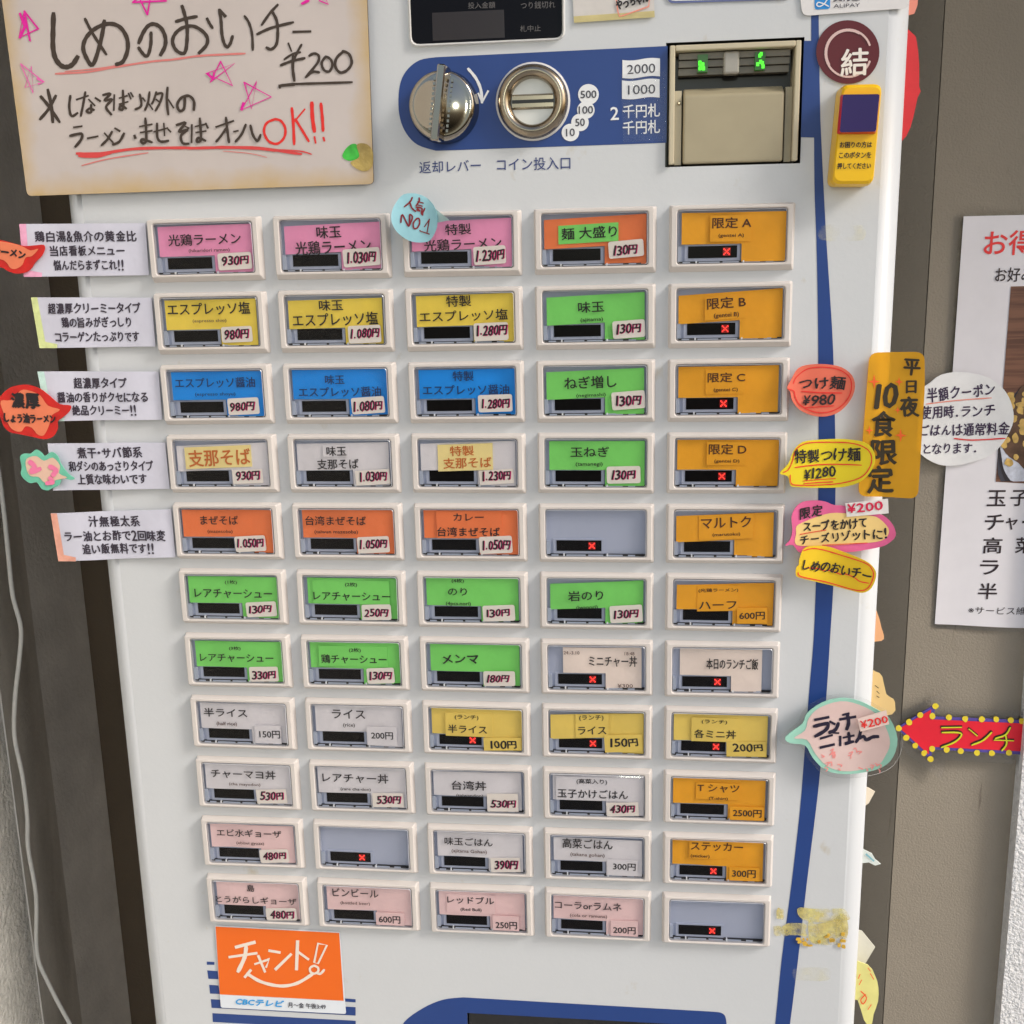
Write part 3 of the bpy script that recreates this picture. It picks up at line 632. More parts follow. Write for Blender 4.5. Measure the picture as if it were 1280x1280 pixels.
for (r, c, f, colr, texts, price, st, led, tilt, sub, pst, card) in BT:
    cx = (c - 3) * PX_; cz = H - (r - 6) * PZ_
    b = bpy.data.objects.new('menu_button', frame_mesh); COL.objects.link(b); b.parent = machine; b.location = Vector((cx, 0, cz)) - wloc(machine)
    nm = texts[-1 if (len(texts) > 1 and not texts[-1][0].startswith('(') and colr != 'ticket') else 0][0] if texts else ''
    b['label'] = ('menu button with %s card reading %s' % (NAMES[colr], nm)) if colr else 'empty menu button with bare grey tray and red cross'
    b.rotation_euler = (random.uniform(-.004, .004), random.uniform(-.005, .005), random.uniform(-.006, .006))
    def child(name, me, y=0):
        o = bpy.data.objects.new(name, me); COL.objects.link(o); o.parent = b; o.location = (0, y, 0); return o
    child('tray', tray_mesh); child('led_display', led_on if led else led_off); child('lens', lens_mesh).rotation_euler = (random.uniform(-.012, .012), 0, random.uniform(-.01, .01))
    X = lambda x: (x - f[0]) / (f[2] - f[0]) * 65.4 - 32.7
    Zc = lambda y: 17.3 - (y - f[1]) / (f[3] - f[1]) * 34.6
    def put(mb, s_, x0, y0, x1, y1, y, m, tl, **k):
        xa, xb, za, zb_ = X(x0), X(x1), Zc(y1), Zc(y0)
        k['bold'], sh = shifts(k.get('bold', 0), (zb_ - za) * .9)
        V, F = text_uv(s_, xb - xa, zb_ - za, tilt=tl, **k); qx, qz = (xa + xb) / 2, (za + zb_) / 2
        for i, (dx, dz) in enumerate(sh): mb.add([((x + qx + dx) * .001, y - i * 1e-5, (z + qz + dz) * .001) for x, z in V], F, m)
    if colr:
        M_ = paper(colr, PAL[colr])
        mb = MB()
        xl = card[0] if card else random.uniform(-27.4, -26.0); xr = card[1] if card else random.uniform(26.4, 28.0)
        zt = 13.4 if abs(tilt) < 1 else 12.2
        P = card_poly(xl, xr, zt + random.uniform(-.6, .3), tilt, -3.1 + random.uniform(-.5, .3))
        # the card bows a little: split it in vertical strips
        nx = 14; top = []; 
        ph = random.uniform(0, 6); am = random.uniform(.25, .48)
        bow = lambda x: -am * math.sin(x / 9 + ph) - .25 * math.cos(x / 4.3 + 2 * ph) * .4
        t = math.tan(R_(tilt))
        xsb = [xl + (xr - xl) * i / nx for i in range(nx + 1)] + [5.2]; xsb = sorted(set(xsb))
        V = []; F = []
        for x in xsb:
            lowz = (-12.4 if x >= 5.2 else P[5][1] + (x - xl) * t)
            V += [(x * .001, (-2.6 + bow(x)) * .001, (P[0][1] + (x - xl) * t) * .001), (x * .001, (-2.6 + bow(x)) * .001, min(P[5][1] + (x - xl) * t, 99) * .001)]
        for i in range(len(xsb) - 1): F.append((2 * i, 2 * i + 1, 2 * i + 3, 2 * i + 2))
        mb.add(V, F, M_)
        V = []; F = []; q = [x for x in xsb if x >= 5.19]
        for x in q: V += [(x * .001, (-2.6 + bow(x)) * .001, (P[5][1] + (x - xl) * t) * .001), (x * .001, (-2.6 + bow(x)) * .001, -.0124)]
        for i in range(len(q) - 1): F.append((2 * i, 2 * i + 1, 2 * i + 3, 2 * i + 2))
        mb.add(V, F, M_)
        yt = -.00345
        if sub:
            sm = paper(sub[0], PAL[sub[0]]); xa, xb, za, zb_ = X(sub[1]), X(sub[3]), Zc(sub[4]), Zc(sub[2]); tt = math.tan(R_(tilt)); mx_ = (xa + xb) / 2
            xa = max(xa, -27.6)
            mb.add([(x * .001, y_, (z + (x - mx_) * tt) * .001) for y_ in (-.00325, -.0029) for x, z in ((xa, za), (xb, za), (xb, zb_), (xa, zb_))], [(0, 1, 2, 3), (0, 4, 5, 1), (1, 5, 6, 2), (2, 6, 7, 3), (3, 7, 4, 0)], sm)
        for s_, x0, y0, x1, y1, ik in texts:
            small = s_.startswith('(') and not any(ord(ch) > 256 for ch in s_)
            bo = .02 if small else .018
            if ik == 'h': put(mb, s_, x0, y0, x1, y1, yt, INK, tilt, bold=.03, hand=1.0)
            elif s_ == '限定 A' or s_.startswith('限定'): put(mb, s_, x0, y0, x1, y1, yt, INKS[ik], tilt, bold=.018, res=3)
            else: put(mb, s_, x0, y0, x1, y1, yt, INKS[ik], tilt, bold=bo, res=2)
        mc = mb.build('menu_card', None, local=True); mc.parent = b
        for p in mc.data.polygons[:19]: p.use_smooth = len(p.vertices) == 4
    if price:
        mb = MB(); s_, x0, y0, x1, y1 = price; a0, b0, a1, b1 = st
        tl = tilt * .5 + random.uniform(1.0, 3.5) if pst in 'hy' else tilt
        sm = {'h': STK, 'p': paper('white', PAL['white']), 'y': paper('straw', PAL['straw']), 'o': paper('orange', PAL['orange']), 'pp': paper('palepink', PAL['palepink'])}[pst]
        rad = 1.2 if pst == 'h' and colr != 'white' else .15
        xa, xb, za, zb_ = X(a0), min(27.2, X(a1)), max(-12.4, Zc(b1)), Zc(b0)
        L = rr(xa, xb, za, zb_, rad, 3); mx_, mz_ = (xa + xb) / 2, (za + zb_) / 2; ct, sn = math.cos(R_(tl)), math.sin(R_(tl))
        L = [(mx_ + (x - mx_) * ct - (z - mz_) * sn, mz_ + (x - mx_) * sn + (z - mz_) * ct) for x, z in L]
        mb.loft([at(L, -3.45), at(L, -3.65)], sm, False, True)
        if pst == 'h':
            hd = dict(hand=.8, shear=.16)
            s0 = random.getstate(); put(mb, s_, x0 + 2, y0 + 1, x1 + 3, y1 + 1, -.00375, MAG, tl, bold=.05, **hd); random.setstate(s0)
            put(mb, s_, x0, y0, x1, y1, -.00385, INK, tl, bold=.03, **hd)
        elif pst == 'y': put(mb, s_, x0, y0, x1, y1, -.00380, INK, tl, bold=.04, hand=.9)
        else: put(mb, s_, x0, y0, x1, y1, -.00380, INK, tl, bold=.02, res=3)
        mb.build('price_sticker', None, local=True).parent = b

# ================================================================ NOTES, STICKERS AND SIGNS
def note(name, label, cat, outline, pl, off, m, th=.0005, group=None, side=None, smooth=0, curl=None):
    pts = smooth_loop(outline, smooth) if smooth else outline
    mb = MB(); slab(mb, pts, pl, off, th, m, side, curl); o = fix(mb.build(name)); tag(o, label, cat, group); return o
def bend(root, f, step=.004):
    """curl a sheet and everything drawn on it: cut into vertical strips, then move every point by f(x, z) towards the wall"""
    for o in [root] + list(root.children_recursive):
        if o.type != 'MESH': continue
        w = wloc(o); bm = bmesh.new(); bm.from_mesh(o.data)
        xs_ = [v.co.x for v in bm.verts]; n = int((max(xs_) - min(xs_)) / step)
        if len(o.data.polygons) < 400:
            for i in range(1, n + 1):
                bmesh.ops.bisect_plane(bm, geom=bm.verts[:] + bm.edges[:] + bm.faces[:], plane_co=(min(xs_) + i * step, 0, 0), plane_no=(1, 0, 0))
        for v in bm.verts: v.co.y += f(v.co.x + w.x, v.co.z + w.z)
        bm.to_mesh(o.data); bm.free()
        for p in o.data.polygons: p.use_smooth = abs(p.normal.y) > .8
def part(name, fn, parent):
    mb = MB(); fn(mb); return mb.build(name, parent)

# --- the big handwritten board
P0 = FACE.pt(-12, -110, .004); P1 = FACE.pt(467, 231, .004)
SIGN = mat('sign_board_paper', (199, 189, 185), .38, var=.05, vscale=14, bump=.0004, bscale=40, spec=.5, coat=.35, stain=((P1.x - P0.x) / 2, (P0.z - P1.z) / 2, (196, 168, 120), .010), k=1.0)
sg = note('handwritten_sign', 'large white laminated sign with black brush writing, pink stars and red OK', 'sign',
          rounded([(-12, -110), (455, -110), (467, 230), (34, 245)], 6), FACE, .004, SIGN, .0012, side=mat('sign_edge', (60, 48, 40), .5))
o_ = .0042
def zz(ox, oy, s): return lambda *p: [(ox + x / s, oy + y / s) for x, y in p]
a = zz(0, 0, 6.4); b_ = zz(160, 0, 8); c_ = zz(290, 0, 6.737)
big = [(a((428, 108), (424, 250), (424, 380), (445, 470), (490, 525), (540, 535), (585, 510), (620, 455)), 5.2),
       (a((680, 150), (720, 230), (780, 330), (850, 435)), 3.2), (a((835, 165), (820, 260), (790, 390), (740, 520), (690, 460), (665, 380), (690, 300), (760, 230), (860, 190), (950, 210), (1010, 290), (1022, 390), (985, 490), (930, 515)), 4.4),
       (b_((230, 325), (228, 440), (205, 540), (175, 560), (135, 520), (105, 475)), 3.6), (b_((108, 430), (150, 330), (200, 260), (260, 240), (330, 280), (372, 370), (370, 460), (325, 550)), 4.2),
       (b_((540, 60), (565, 140), (590, 260), (590, 400), (575, 510), (540, 535), (480, 500), (445, 420), (470, 340), (540, 280), (640, 260), (730, 300), (790, 370), (785, 450), (710, 530)), 3.8), (b_((480, 215), (580, 185), (688, 165)), 3.6),
       (b_((790, 185), (815, 235), (845, 280)), 3.2), (b_((912, 95), (930, 200), (938, 330), (960, 430), (992, 470), (1025, 430), (1045, 360)), 3.4), (b_((920, 105), (970, 160)), 5),
       (b_((1165, 160), (1210, 230), (1240, 340), (1248, 500)), 2.8),
       (c_((385, 40), (320, 110), (250, 210)), 2.9), (c_((212, 288), (330, 235), (515, 188)), 3.1), (c_((340, 100), (375, 170), (385, 260), (375, 370), (330, 415), (290, 400)), 3.2), (c_((518, 268), (660, 264)), 3.6),
       (c_((475, 365), (500, 430)), 2.6), (c_((585, 375), (545, 450), (515, 520)), 2.6), (c_((440, 500), (510, 455), (575, 440)), 2.4), (c_((410, 550), (500, 515), (612, 490)), 3.0), (c_((515, 470), (512, 580), (525, 680)), 3.2),
       (c_((650, 470), (690, 450), (730, 470), (720, 530), (620, 650)), 2.8), (c_((620, 650), (680, 605), (735, 610)), 2.8),
       (c_((790, 475), (755, 530), (775, 590), (820, 600), (845, 550), (830, 500), (790, 475)), 2.8), (c_((940, 430), (880, 490), (870, 560), (910, 610), (970, 590), (1008, 530), (985, 455), (930, 430)), 3.0),
       (c_((405, 740), (410, 720), (520, 708), (760, 700), (1010, 692)), 2.6), (c_((400, 722), (520, 714)), 4)]
def f(mb):
    for k, (pts, w) in enumerate(big): ribbon(mb, pts, FACE, o_ + k * 1e-5, w * 1.18, INKB)
part('brush_lettering', f, sg)
d = zz(20, 100, 5.333); e = zz(230, 100, 5.12)
sm_ = [(d((212, 65), (235, 170), (245, 280)), 3.6), (d((165, 110), (215, 170), (290, 280)), 3.4), (d((265, 105), (220, 190), (160, 262)), 3.4),
       (d((362, 105), (355, 180), (370, 240), (410, 220)), 2.8), (d((405, 130), (480, 105)), 2.6), (d((462, 80), (450, 150), (432, 240)), 2.6), (d((485, 130), (525, 170)), 2.6), (d((500, 165), (500, 215), (470, 210), (490, 190), (520, 200)), 2.6),
       (d((530, 120), (560, 140)), 3), (d((580, 100), (630, 92), (590, 135), (640, 130), (600, 180), (635, 230)), 2.8), (d((655, 100), (652, 200)), 2.8), (d((690, 120), (740, 105)), 2.6), (d((690, 160), (745, 145)), 2.4), (d((712, 70), (715, 185), (690, 195), (700, 170), (735, 190)), 2.8), (d((750, 90), (765, 125)), 2.6), (d((765, 85), (780, 110)), 2.4),
       (d((825, 95), (835, 170), (795, 195)), 2.6), (d((845, 120), (860, 140)), 2.6), (d((890, 80), (880, 150), (860, 200)), 2.6), (d((880, 150), (910, 195)), 2.4),
       (d((935, 80), (920, 130), (905, 160)), 2.4), (d((930, 95), (975, 90), (960, 150), (930, 205)), 2.6), (d((935, 130), (960, 150)), 2.4), (d((1010, 50), (1005, 140), (1015, 230)), 2.8), (d((1015, 130), (1050, 185)), 2.6),
       (d((1125, 115), (1120, 190), (1090, 205), (1075, 165), (1100, 120), (1150, 105), (1185, 140), (1185, 200)), 3.0),
       (d((385, 315), (438, 308)), 2.8), (d((360, 372), (435, 358), (435, 395), (395, 445)), 3.0), (d((478, 388), (545, 375)), 2.8), (d((640, 345), (610, 395), (570, 435)), 2.8), (d((590, 355), (645, 415)), 2.8), (d((660, 322), (690, 340)), 3), (d((720, 355), (690, 410), (645, 430)), 2.8), (d((790, 372), (795, 385)), 4),
       (d((825, 310), (905, 295)), 2.6), (d((830, 350), (905, 338)), 2.6), (d((862, 255), (868, 400), (840, 420), (840, 395), (905, 415)), 2.8), (d((920, 345), (1010, 320)), 2.6), (d((985, 290), (990, 370)), 2.6), (d((940, 290), (942, 380), (965, 410), (1015, 405)), 2.8), (d((1015, 330), (1030, 345)), 2.8),
       (d((1070, 300), (1130, 285), (1085, 345), (1145, 330), (1100, 370), (1110, 420), (1150, 425)), 2.8), (d((1130, 310), (1150, 320)), 2.4), (d((1172, 300), (1170, 415)), 2.8), (d((1195, 310), (1262, 295)), 2.6), (d((1200, 350), (1265, 340)), 2.4), (d((1225, 255), (1232, 395), (1205, 410), (1215, 385), (1262, 405)), 2.8), (d((1265, 290), (1278, 318)), 3.0),
       (e((205, 300), (315, 262)), 2.8), (e((268, 240), (278, 330), (288, 400)), 2.8), (e((268, 310), (235, 360), (205, 395)), 2.6), (e((320, 330), (345, 325)), 2.8), (e((395, 285), (370, 345), (330, 395)), 2.8), (e((425, 290), (440, 350), (470, 390), (490, 350)), 2.8)]
def f(mb):
    for k, (pts, w) in enumerate(sm_): ribbon(mb, pts, FACE, o_ + k * 1e-5, w * 1.18, INKB)
part('small_lettering', f, sg)
rd = [(e((585, 250), (530, 275), (512, 330), (540, 390), (595, 408), (640, 370), (648, 310), (620, 262), (580, 250)), 3.2), (e((690, 180), (700, 290), (705, 412)), 3.6), (e((772, 188), (710, 262)), 3.2), (e((712, 250), (755, 320), (798, 392)), 3.2),
      (e((818, 145), (822, 240), (835, 330)), 4.8), (e((835, 365), (842, 402)), 3.4), (e((876, 150), (885, 240), (890, 325)), 3.8), (e((893, 370), (898, 388)), 3.6)]
def f(mb):
    for k, (pts, w) in enumerate(rd): ribbon(mb, pts, FACE, o_ + k * 1e-5, w, RED)
part('red_lettering', f, sg)
UL = mat('marker_red_faded', (206, 120, 116), .6); UR = mat('marker_red_stroke', (205, 66, 66), .6)
def f(mb):
    ribbon(mb, a((445, 590), (700, 575), (900, 540), (1150, 500), (1280, 485)) + b_((450, 595), (700, 560), (950, 545), (1170, 535)), FACE, o_, 2.6, UL)
    ribbon(mb, a((520, 572), (760, 550), (960, 520)), FACE, o_ + .00004, 1.4, UL)
    ribbon(mb, d((405, 490), (560, 490), (800, 458), (1100, 452)) + e((60, 436), (250, 432), (480, 436), (750, 474)), FACE, o_ + .0001, 3.6, UR)
    ribbon(mb, d((420, 505), (540, 508), (640, 480)), FACE, o_ + .00016, 4, UR); ribbon(mb, e((205, 430), (440, 436), (600, 452)), FACE, o_ + .0002, 3.6, UR)
    ribbon(mb, e((580, 446), (740, 455), (815, 475)), FACE, o_ + .00024, 1.8, UR); ribbon(mb, d((440, 570), (620, 525), (880, 485)), FACE, o_ + .00005, 1.6, UL); ribbon(mb, e((250, 455), (420, 470), (530, 495)), FACE, o_ + .00006, 1.0, UL)
part('red_underline', f, sg)
PK = mat('marker_pink', (214, 20, 150), .6); PKF = mat('marker_pink_faded', (222, 96, 172), .6)
stars = [(a((195, 90), (305, 230), (155, 300), (185, 110), (240, 330), (195, 90)), 3.2, PK), (a((160, 110), (200, 210), (160, 300)), 4.2, PK), (a((165, 510), (350, 655), (200, 700), (250, 530), (265, 745), (165, 510)), 1.8, PKF), (a((300, 630), (350, 655), (310, 670)), 3.6, PKF),
         (b_((50, 22), (380, 8)), 3.4, PK), (b_((125, 5), (190, 140)), 3, PK), (b_((218, 0), (195, 145)), 3, PK), (b_((20, -60), (200, -110), (380, 8)), 3, PK), (b_((50, 22), (130, -60)), 3, PK),
         (b_((925, 615), (1045, 855), (780, 735), (1065, 635), (820, 820), (925, 615)), 2.6, PK), (b_((800, 740), (850, 790), (860, 730)), 4.5, PK),
         (e((385, 15), (558, 108), (370, 190), (465, 10), (432, 185), (385, 15)), 2.6, PK), (e((380, 150), (368, 188)), 5, PK),
         (c_((590, 30), (640, 5), (650, -20)), 4, PK), (c_((735, 5), (812, 36), (780, -20)), 2.4, PK)]
for k, (pts, w, m_) in enumerate(stars):
    part('drawn_star', lambda mb: ribbon(mb, pts, FACE, o_ + .0002 + k * 1e-5, w, m_, smooth=False), sg)
def f(mb):
    slab(mb, smooth_loop([(440, 180), (446, 181), (450, 190), (447, 198), (438, 201), (431, 199), (428, 194), (433, 185)], 4), FACE, o_ + .0001, 0, mat('tape_scrap_green', (60, 178, 62), .5, var=.3, vscale=200))
    slab(mb, smooth_loop([(446, 181), (458, 180), (466, 190), (465, 208), (456, 214), (446, 211), (438, 203), (449, 196)], 4), FACE, o_ + .0003, 0, mat('tape_scrap_yellow', (186, 164, 96), .35, var=.3, vscale=120, bump=.001, bscale=200, thin=.25))
part('torn_tape', f, sg)

# --- description strips at the left
STRIP = paper('strip_white', (196, 196, 210), rough=.55, var=.03)
SI = mat('ink_soft_black', (52, 44, 58), .6)
def strip(quad, edge, ecol, lines, label):
    Q = quad; mb = MB()
    cu = lambda p: .0012 * math.sin((p.x + p.z) * 40)
    nseg = 10; top = [(Q[0][0] + (Q[1][0] - Q[0][0]) * i / nseg, Q[0][1] + (Q[1][1] - Q[0][1]) * i / nseg) for i in range(nseg + 1)]
    bot = [(Q[3][0] + (Q[2][0] - Q[3][0]) * i / nseg, Q[3][1] + (Q[2][1] - Q[3][1]) * i / nseg) for i in range(nseg + 1)]
    V = [FACE.pt(*p, .0022) for p in top] + [FACE.pt(*p, .0022) for p in bot]; n = nseg + 1
    Vb = [v + Vector((0, .0004, 0)) for v in V]
    mb.add(V, [(i, n + i, n + i + 1, i + 1) for i in range(nseg)], STRIP); mb.add(Vb, [(i, i + 1, n + i + 1, n + i) for i in range(nseg)], STRIP)
    L = [0, n - 1, 2 * n - 1, n]; mb.add([V[i] for i in L] + [Vb[i] for i in L], [(0, 1, 5, 4), (1, 2, 6, 5), (2, 3, 7, 6), (3, 0, 4, 7)], STRIP)
    o = fix(mb.build('description_strip')); tag(o, label, 'label strip', 'description strips left of the button rows')
    if ecol:
        E_ = mat('marker_edge_' + edge, ecol, .6, var=.15, vscale=200)
        def f(mb): slab(mb, [(Q[0][0], Q[0][1]), (Q[0][0] + 8, Q[0][1]), (Q[3][0] + 7, Q[3][1] - 8), (Q[3][0] + 22, Q[3][1] - 5), (Q[3][0] + 22, Q[3][1]), (Q[3][0], Q[3][1])], FACE, .00235, 0, E_)
        part('coloured_edge', f, o)
    def f(mb):
        for s_, x0, x1, y, h in lines: put_text(mb, s_, (x0, y + .3), (x1, y - .3), h, FACE, .0025, SI, bold=.03, hand=.35)
    part('lettering', f, o)
strip([(26, 280), (182, 279), (186, 344), (32, 346)], 'pink', (238, 158, 188), [('鶏白湯&魚介の黄金比', 44, 171, 295.7, 14), ('当店看板メニュー', 62, 157, 313.7, 13.5), ('悩んだらまずこれ!!', 67, 156, 331.5, 13.5)], 'white strip with pink left edge beside the pink ramen buttons, topmost strip')
strip([(40, 371.6), (190, 372), (195, 433), (50.5, 435)], 'lime', (206, 216, 150), [('超濃厚クリーミータイプ', 61, 177, 385.5, 14), ('鶏の旨みがぎっしり', 78, 166, 403, 13.5), ('コラーゲンたっぷりです', 69, 175, 421, 13.5)], 'white strip with pale lime left edge beside the yellow buttons')
strip([(49, 464), (198, 464.5), (203, 524.5), (60, 526)], 'mint', (190, 222, 212), [('超濃厚タイプ', 92, 160, 479, 14), ('醤油の香りがクセになる', 73, 186, 496.6, 13.5), ('絶品クリーミー!!', 91, 172, 513, 13.5)], 'white strip with mint left edge beside the blue buttons')
strip([(60.5, 554), (207, 553), (212.5, 611), (68, 612.6)], '', None, [('煮干・サバ節系', 97, 178, 566, 14), ('和ダシのあっさりタイプ', 86, 192, 582.6, 13.5), ('上質な味わいです', 97, 184, 599, 13.5)], 'plain white strip beside the white soba buttons, no coloured edge')
strip([(65, 641), (214, 636.5), (220, 696), (74, 701)], 'coral', (240, 160, 140), [('汁無極太系', 111, 176, 651.7, 14), ('ラー油とお酢で2回味変', 81, 208, 669.7, 13.5), ('追い飯無料です!!', 104, 194, 685.7, 13.5)], 'white strip with coral left edge beside the orange-red buttons, lowest strip')

# --- hand-cut stickers at the left
REDM = mat('marker_red_paper', (196, 26, 20), .55, var=.18, vscale=120); ORM = mat('paper_salmon', (222, 120, 84), .6, var=.06)
o = note('speech_sticker', 'red edged salmon sticker cut off by the left frame edge, over the topmost strip', 'sticker', [(-30, 297), (0, 300), (20, 305), (30, 307.5), (45, 306.5), (54, 306), (56, 311), (52, 320), (44, 328), (38, 337), (30, 341), (20, 342), (10, 339), (0, 334), (-30, 330)], FACE, .0062, REDM, smooth=3)
def f(mb): slab(mb, smooth_loop([(-26, 301), (10, 303), (28, 308), (38, 313), (48, 311), (40, 320), (32, 322), (28, 331), (20, 336), (13, 335), (8, 328), (0, 324), (-26, 322)], 3), FACE, .0064, 0, ORM)
part('paper_face', f, o)
part('lettering', lambda mb: put_text(mb, 'ラーメン', (-10, 312), (33, 319), 12, FACE, .0067, INK, bold=.06, hand=.8), o)
o = note('speech_sticker', 'red edged salmon lip-shaped sticker over the strip beside the blue buttons', 'sticker', [(0, 496), (10, 486), (20, 482), (35, 481), (50, 486), (62, 495), (74, 505), (88, 507), (86, 515), (78, 522), (72, 527), (72, 536), (66, 546), (55, 549), (40, 546), (25, 543), (12, 540), (4, 532), (0, 520), (-4, 508)], FACE, .0062, REDM, smooth=3)
def f(mb): slab(mb, smooth_loop([(1, 501), (14, 500), (26, 488), (36, 488), (50, 494), (60, 507), (75, 512), (65, 519), (62, 530), (55, 544), (47, 543), (40, 535), (32, 533), (27, 539), (20, 539), (12, 533), (4, 515)], 3), FACE, .0064, 0, ORM)
part('paper_face', f, o)
def f(mb): put_text(mb, '濃厚', (13, 500), (50, 502), 20, FACE, .0067, INK, bold=.07, hand=.8); put_text(mb, 'しょう油ラーメン', (4, 522), (70, 524), 12, FACE, .0068, INK, bold=.06, hand=.8)
part('lettering', f, o)
o = note('cloud_sticker', 'mint green cloud sticker with pink scribble beside the plain white strip', 'sticker', [(25, 571), (30, 567), (38, 567), (45, 562), (52, 566), (56, 570), (64, 565), (72, 570), (76, 580), (85, 592), (93, 598), (88, 600), (78, 598), (74, 606), (66, 610), (60, 613), (52, 611), (46, 603), (38, 604), (30, 599), (26, 592), (27, 584)], FACE, .0062, mat('marker_mint', (104, 186, 158), .55, var=.15, vscale=90), smooth=3)
def f(mb): slab(mb, smooth_loop([(33, 574), (45, 570), (55, 576), (66, 572), (75, 582), (74, 592), (84, 597), (70, 600), (62, 606), (54, 602), (48, 596), (38, 595), (33, 586)], 3), FACE, .0064, 0, mat('paper_flesh', (214, 178, 158), .6, var=.08))
part('paper_face', f, o)
PK2 = mat('marker_pink_soft', (238, 118, 158), .6)
def f(mb):
    ribbon(mb, [(37, 577), (43, 583), (39, 590), (50, 586)], FACE, .0067, 6, PK2); ribbon(mb, [(62, 583), (70, 588), (66, 594)], FACE, .0067, 6, PK2); ribbon(mb, [(62, 597), (66, 603), (58, 604)], FACE, .0068, 5, PK2)
part('scribble', f, o)

# --- blue round tag
BL = paper('sky_blue', (142, 192, 204))
o = note('round_tag', 'pale blue round paper tag with red writing over the top left of a pink button', 'tag', [(505, 243), (520, 242), (533, 247), (543, 257), (547, 266), (548, 276), (547, 285), (542, 295), (535, 302), (520, 303), (508, 299), (497, 290), (491, 278), (491, 265), (496, 253)], FACE, .0095, BL, .0006, smooth=3)
part('tape', lambda mb: slab(mb, [(544, 260), (549, 264), (566, 276), (545, 279)], FACE, .0085, 0, mat('tape_blue_film', (176, 206, 206), .25, thin=.3)), o)
DR = mat('ink_dark_red', (120, 22, 34), .6)
def f(mb):
    y = zz(480, 230, 10.667)
    for pts in (y((380, 180), (355, 235), (275, 305)), y((345, 235), (375, 320), (425, 365)), y((470, 185), (470, 230), (430, 290)), y((455, 235), (525, 255)), y((440, 275), (510, 295)), y((430, 310), (505, 325), (500, 390), (520, 415)), y((440, 345), (480, 360), (445, 330)), y((545, 325), (520, 380), (515, 410)),
                y((230, 515), (250, 410), (335, 565), (345, 410)), y((350, 405), (380, 430), (375, 480), (335, 565)), y((440, 460), (395, 520), (400, 585), (440, 590), (475, 530), (470, 465), (440, 460)), y((480, 620), (495, 632)), y((610, 470), (540, 570)), y((605, 480), (575, 650)), y((505, 635), (605, 668))):
        ribbon(mb, pts, FACE, .0098, 2.0, DR)
part('lettering', f, o)

# --- right-hand price bubbles
o = note('speech_bubble_note', 'coral red speech bubble with ¥980 in black, right of the third button row', 'note', [(983, 484), (988.7, 473.5), (997.7, 460), (1014, 455.4), (1034, 455.4), (1052, 459), (1064, 468.6), (1067.5, 482.5), (1062.5, 499), (1050, 513.7), (1034, 520), (1016, 519.4), (999.4, 512), (990, 500.5), (987, 489)], FACE, .0055, mat('paper_coral_card', (244, 112, 88), .6, var=.04, thin=.12), .0006, smooth=3, group='price bubbles right of the buttons')
y = zz(960, 430, 6.095)
part('red_outline', lambda mb: ribbon(mb, y((190, 300), (215, 250), (300, 190), (420, 175), (540, 195), (615, 250), (630, 330), (600, 420), (530, 490), (430, 522), (330, 510), (240, 460), (205, 400), (195, 358), (150, 338)), FACE, .0057, 1.3, RED), o)
def f(mb):
    put_text(mb, 'つけ麺', (997, 480), (1057, 478), 16, FACE, .0060, INK, bold=.03, hand=.9); put_text(mb, '¥980', (1003, 501), (1044, 499), 13, FACE, .0060, INK, bold=.03, hand=.9, shear=.1)
part('lettering', f, o)
part('underline', lambda mb: [ribbon(mb, y((255, 360), (400, 370), (560, 372)), FACE, .0058, 1.5, RED), ribbon(mb, y((280, 485), (500, 470)), FACE, .0058, 1.5, RED)], o)
o = note('tall_gold_note', 'tall golden paper note lettered downwards, hanging past the right edge of the machine', 'note', rounded([(1087, 441), (1153, 439), (1153, 480), (1144, 621), (1072, 620), (1076, 570)], 11), FACE, .0035, mat('paper_gold', (226, 180, 40), .5, var=.05, thin=.42), .0006)
def f(mb):
    G = mat('ink_olive_black', (48, 40, 22), .6)
    for s_, cx, cy, w, h in (('平', 1138, 458, 22, 23), ('日', 1137, 482, 17, 18), ('夜', 1134.5, 508, 25, 27), ('食', 1103.5, 531, 31, 32), ('限', 1104, 565, 34, 32), ('定', 1099.5, 599, 35, 34)):
        put_text(mb, s_, (cx - w / 2, cy + .6), (cx + w / 2, cy - .6), h, FACE, .0039, G, bold=.035, hand=.7)
    put_text(mb, '10', (1090, 497), (1122, 494), 30, FACE, .0039, G, bold=.04, hand=.6, shear=.15)
part('lettering', f, o)
def f(mb):
    OR = mat('ink_orange', (228, 96, 34), .6)
    for cx, cy, rr_ in ((1092.6, 477, 7.5), (1123, 477, 5), (1086, 537.5, 5), (1124, 543, 7), (1121, 512, 4)):
        slab(mb, [(cx + (rr_ if k % 2 == 0 else rr_ * .3) * math.cos(k * math.pi / 4), cy + (rr_ * 1.2 if k % 2 == 0 else rr_ * .3) * math.sin(k * math.pi / 4)) for k in range(8)], FACE, .0038, 0, OR)
part('drawn_sparkle', f, o)
o = note('speech_bubble_note', 'bright yellow speech bubble with ¥1280 in black, right of the fourth button row', 'note', [(973.5, 590), (984.6, 578.5), (991, 563), (1002.7, 552), (1025.6, 549.8), (1058, 549), (1079.8, 552), (1089.6, 561), (1092, 574.4), (1086, 589), (1073, 602), (1052, 609), (1025.6, 610), (996, 608), (987, 605.5), (983.8, 594)], FACE, .0085, mat('paper_bright_yellow', (255, 206, 34), .55, var=.04, thin=.12), .0006, smooth=3, group='price bubbles right of the buttons')
part('red_outline', lambda mb: ribbon(mb, y((110, 970), (150, 950), (180, 890), (210, 800), (290, 755), (450, 750), (640, 755), (740, 790), (778, 850), (765, 930), (700, 1010), (560, 1060), (400, 1075), (220, 1070), (170, 1050), (165, 990)), FACE, .0087, 1.3, RED), o)
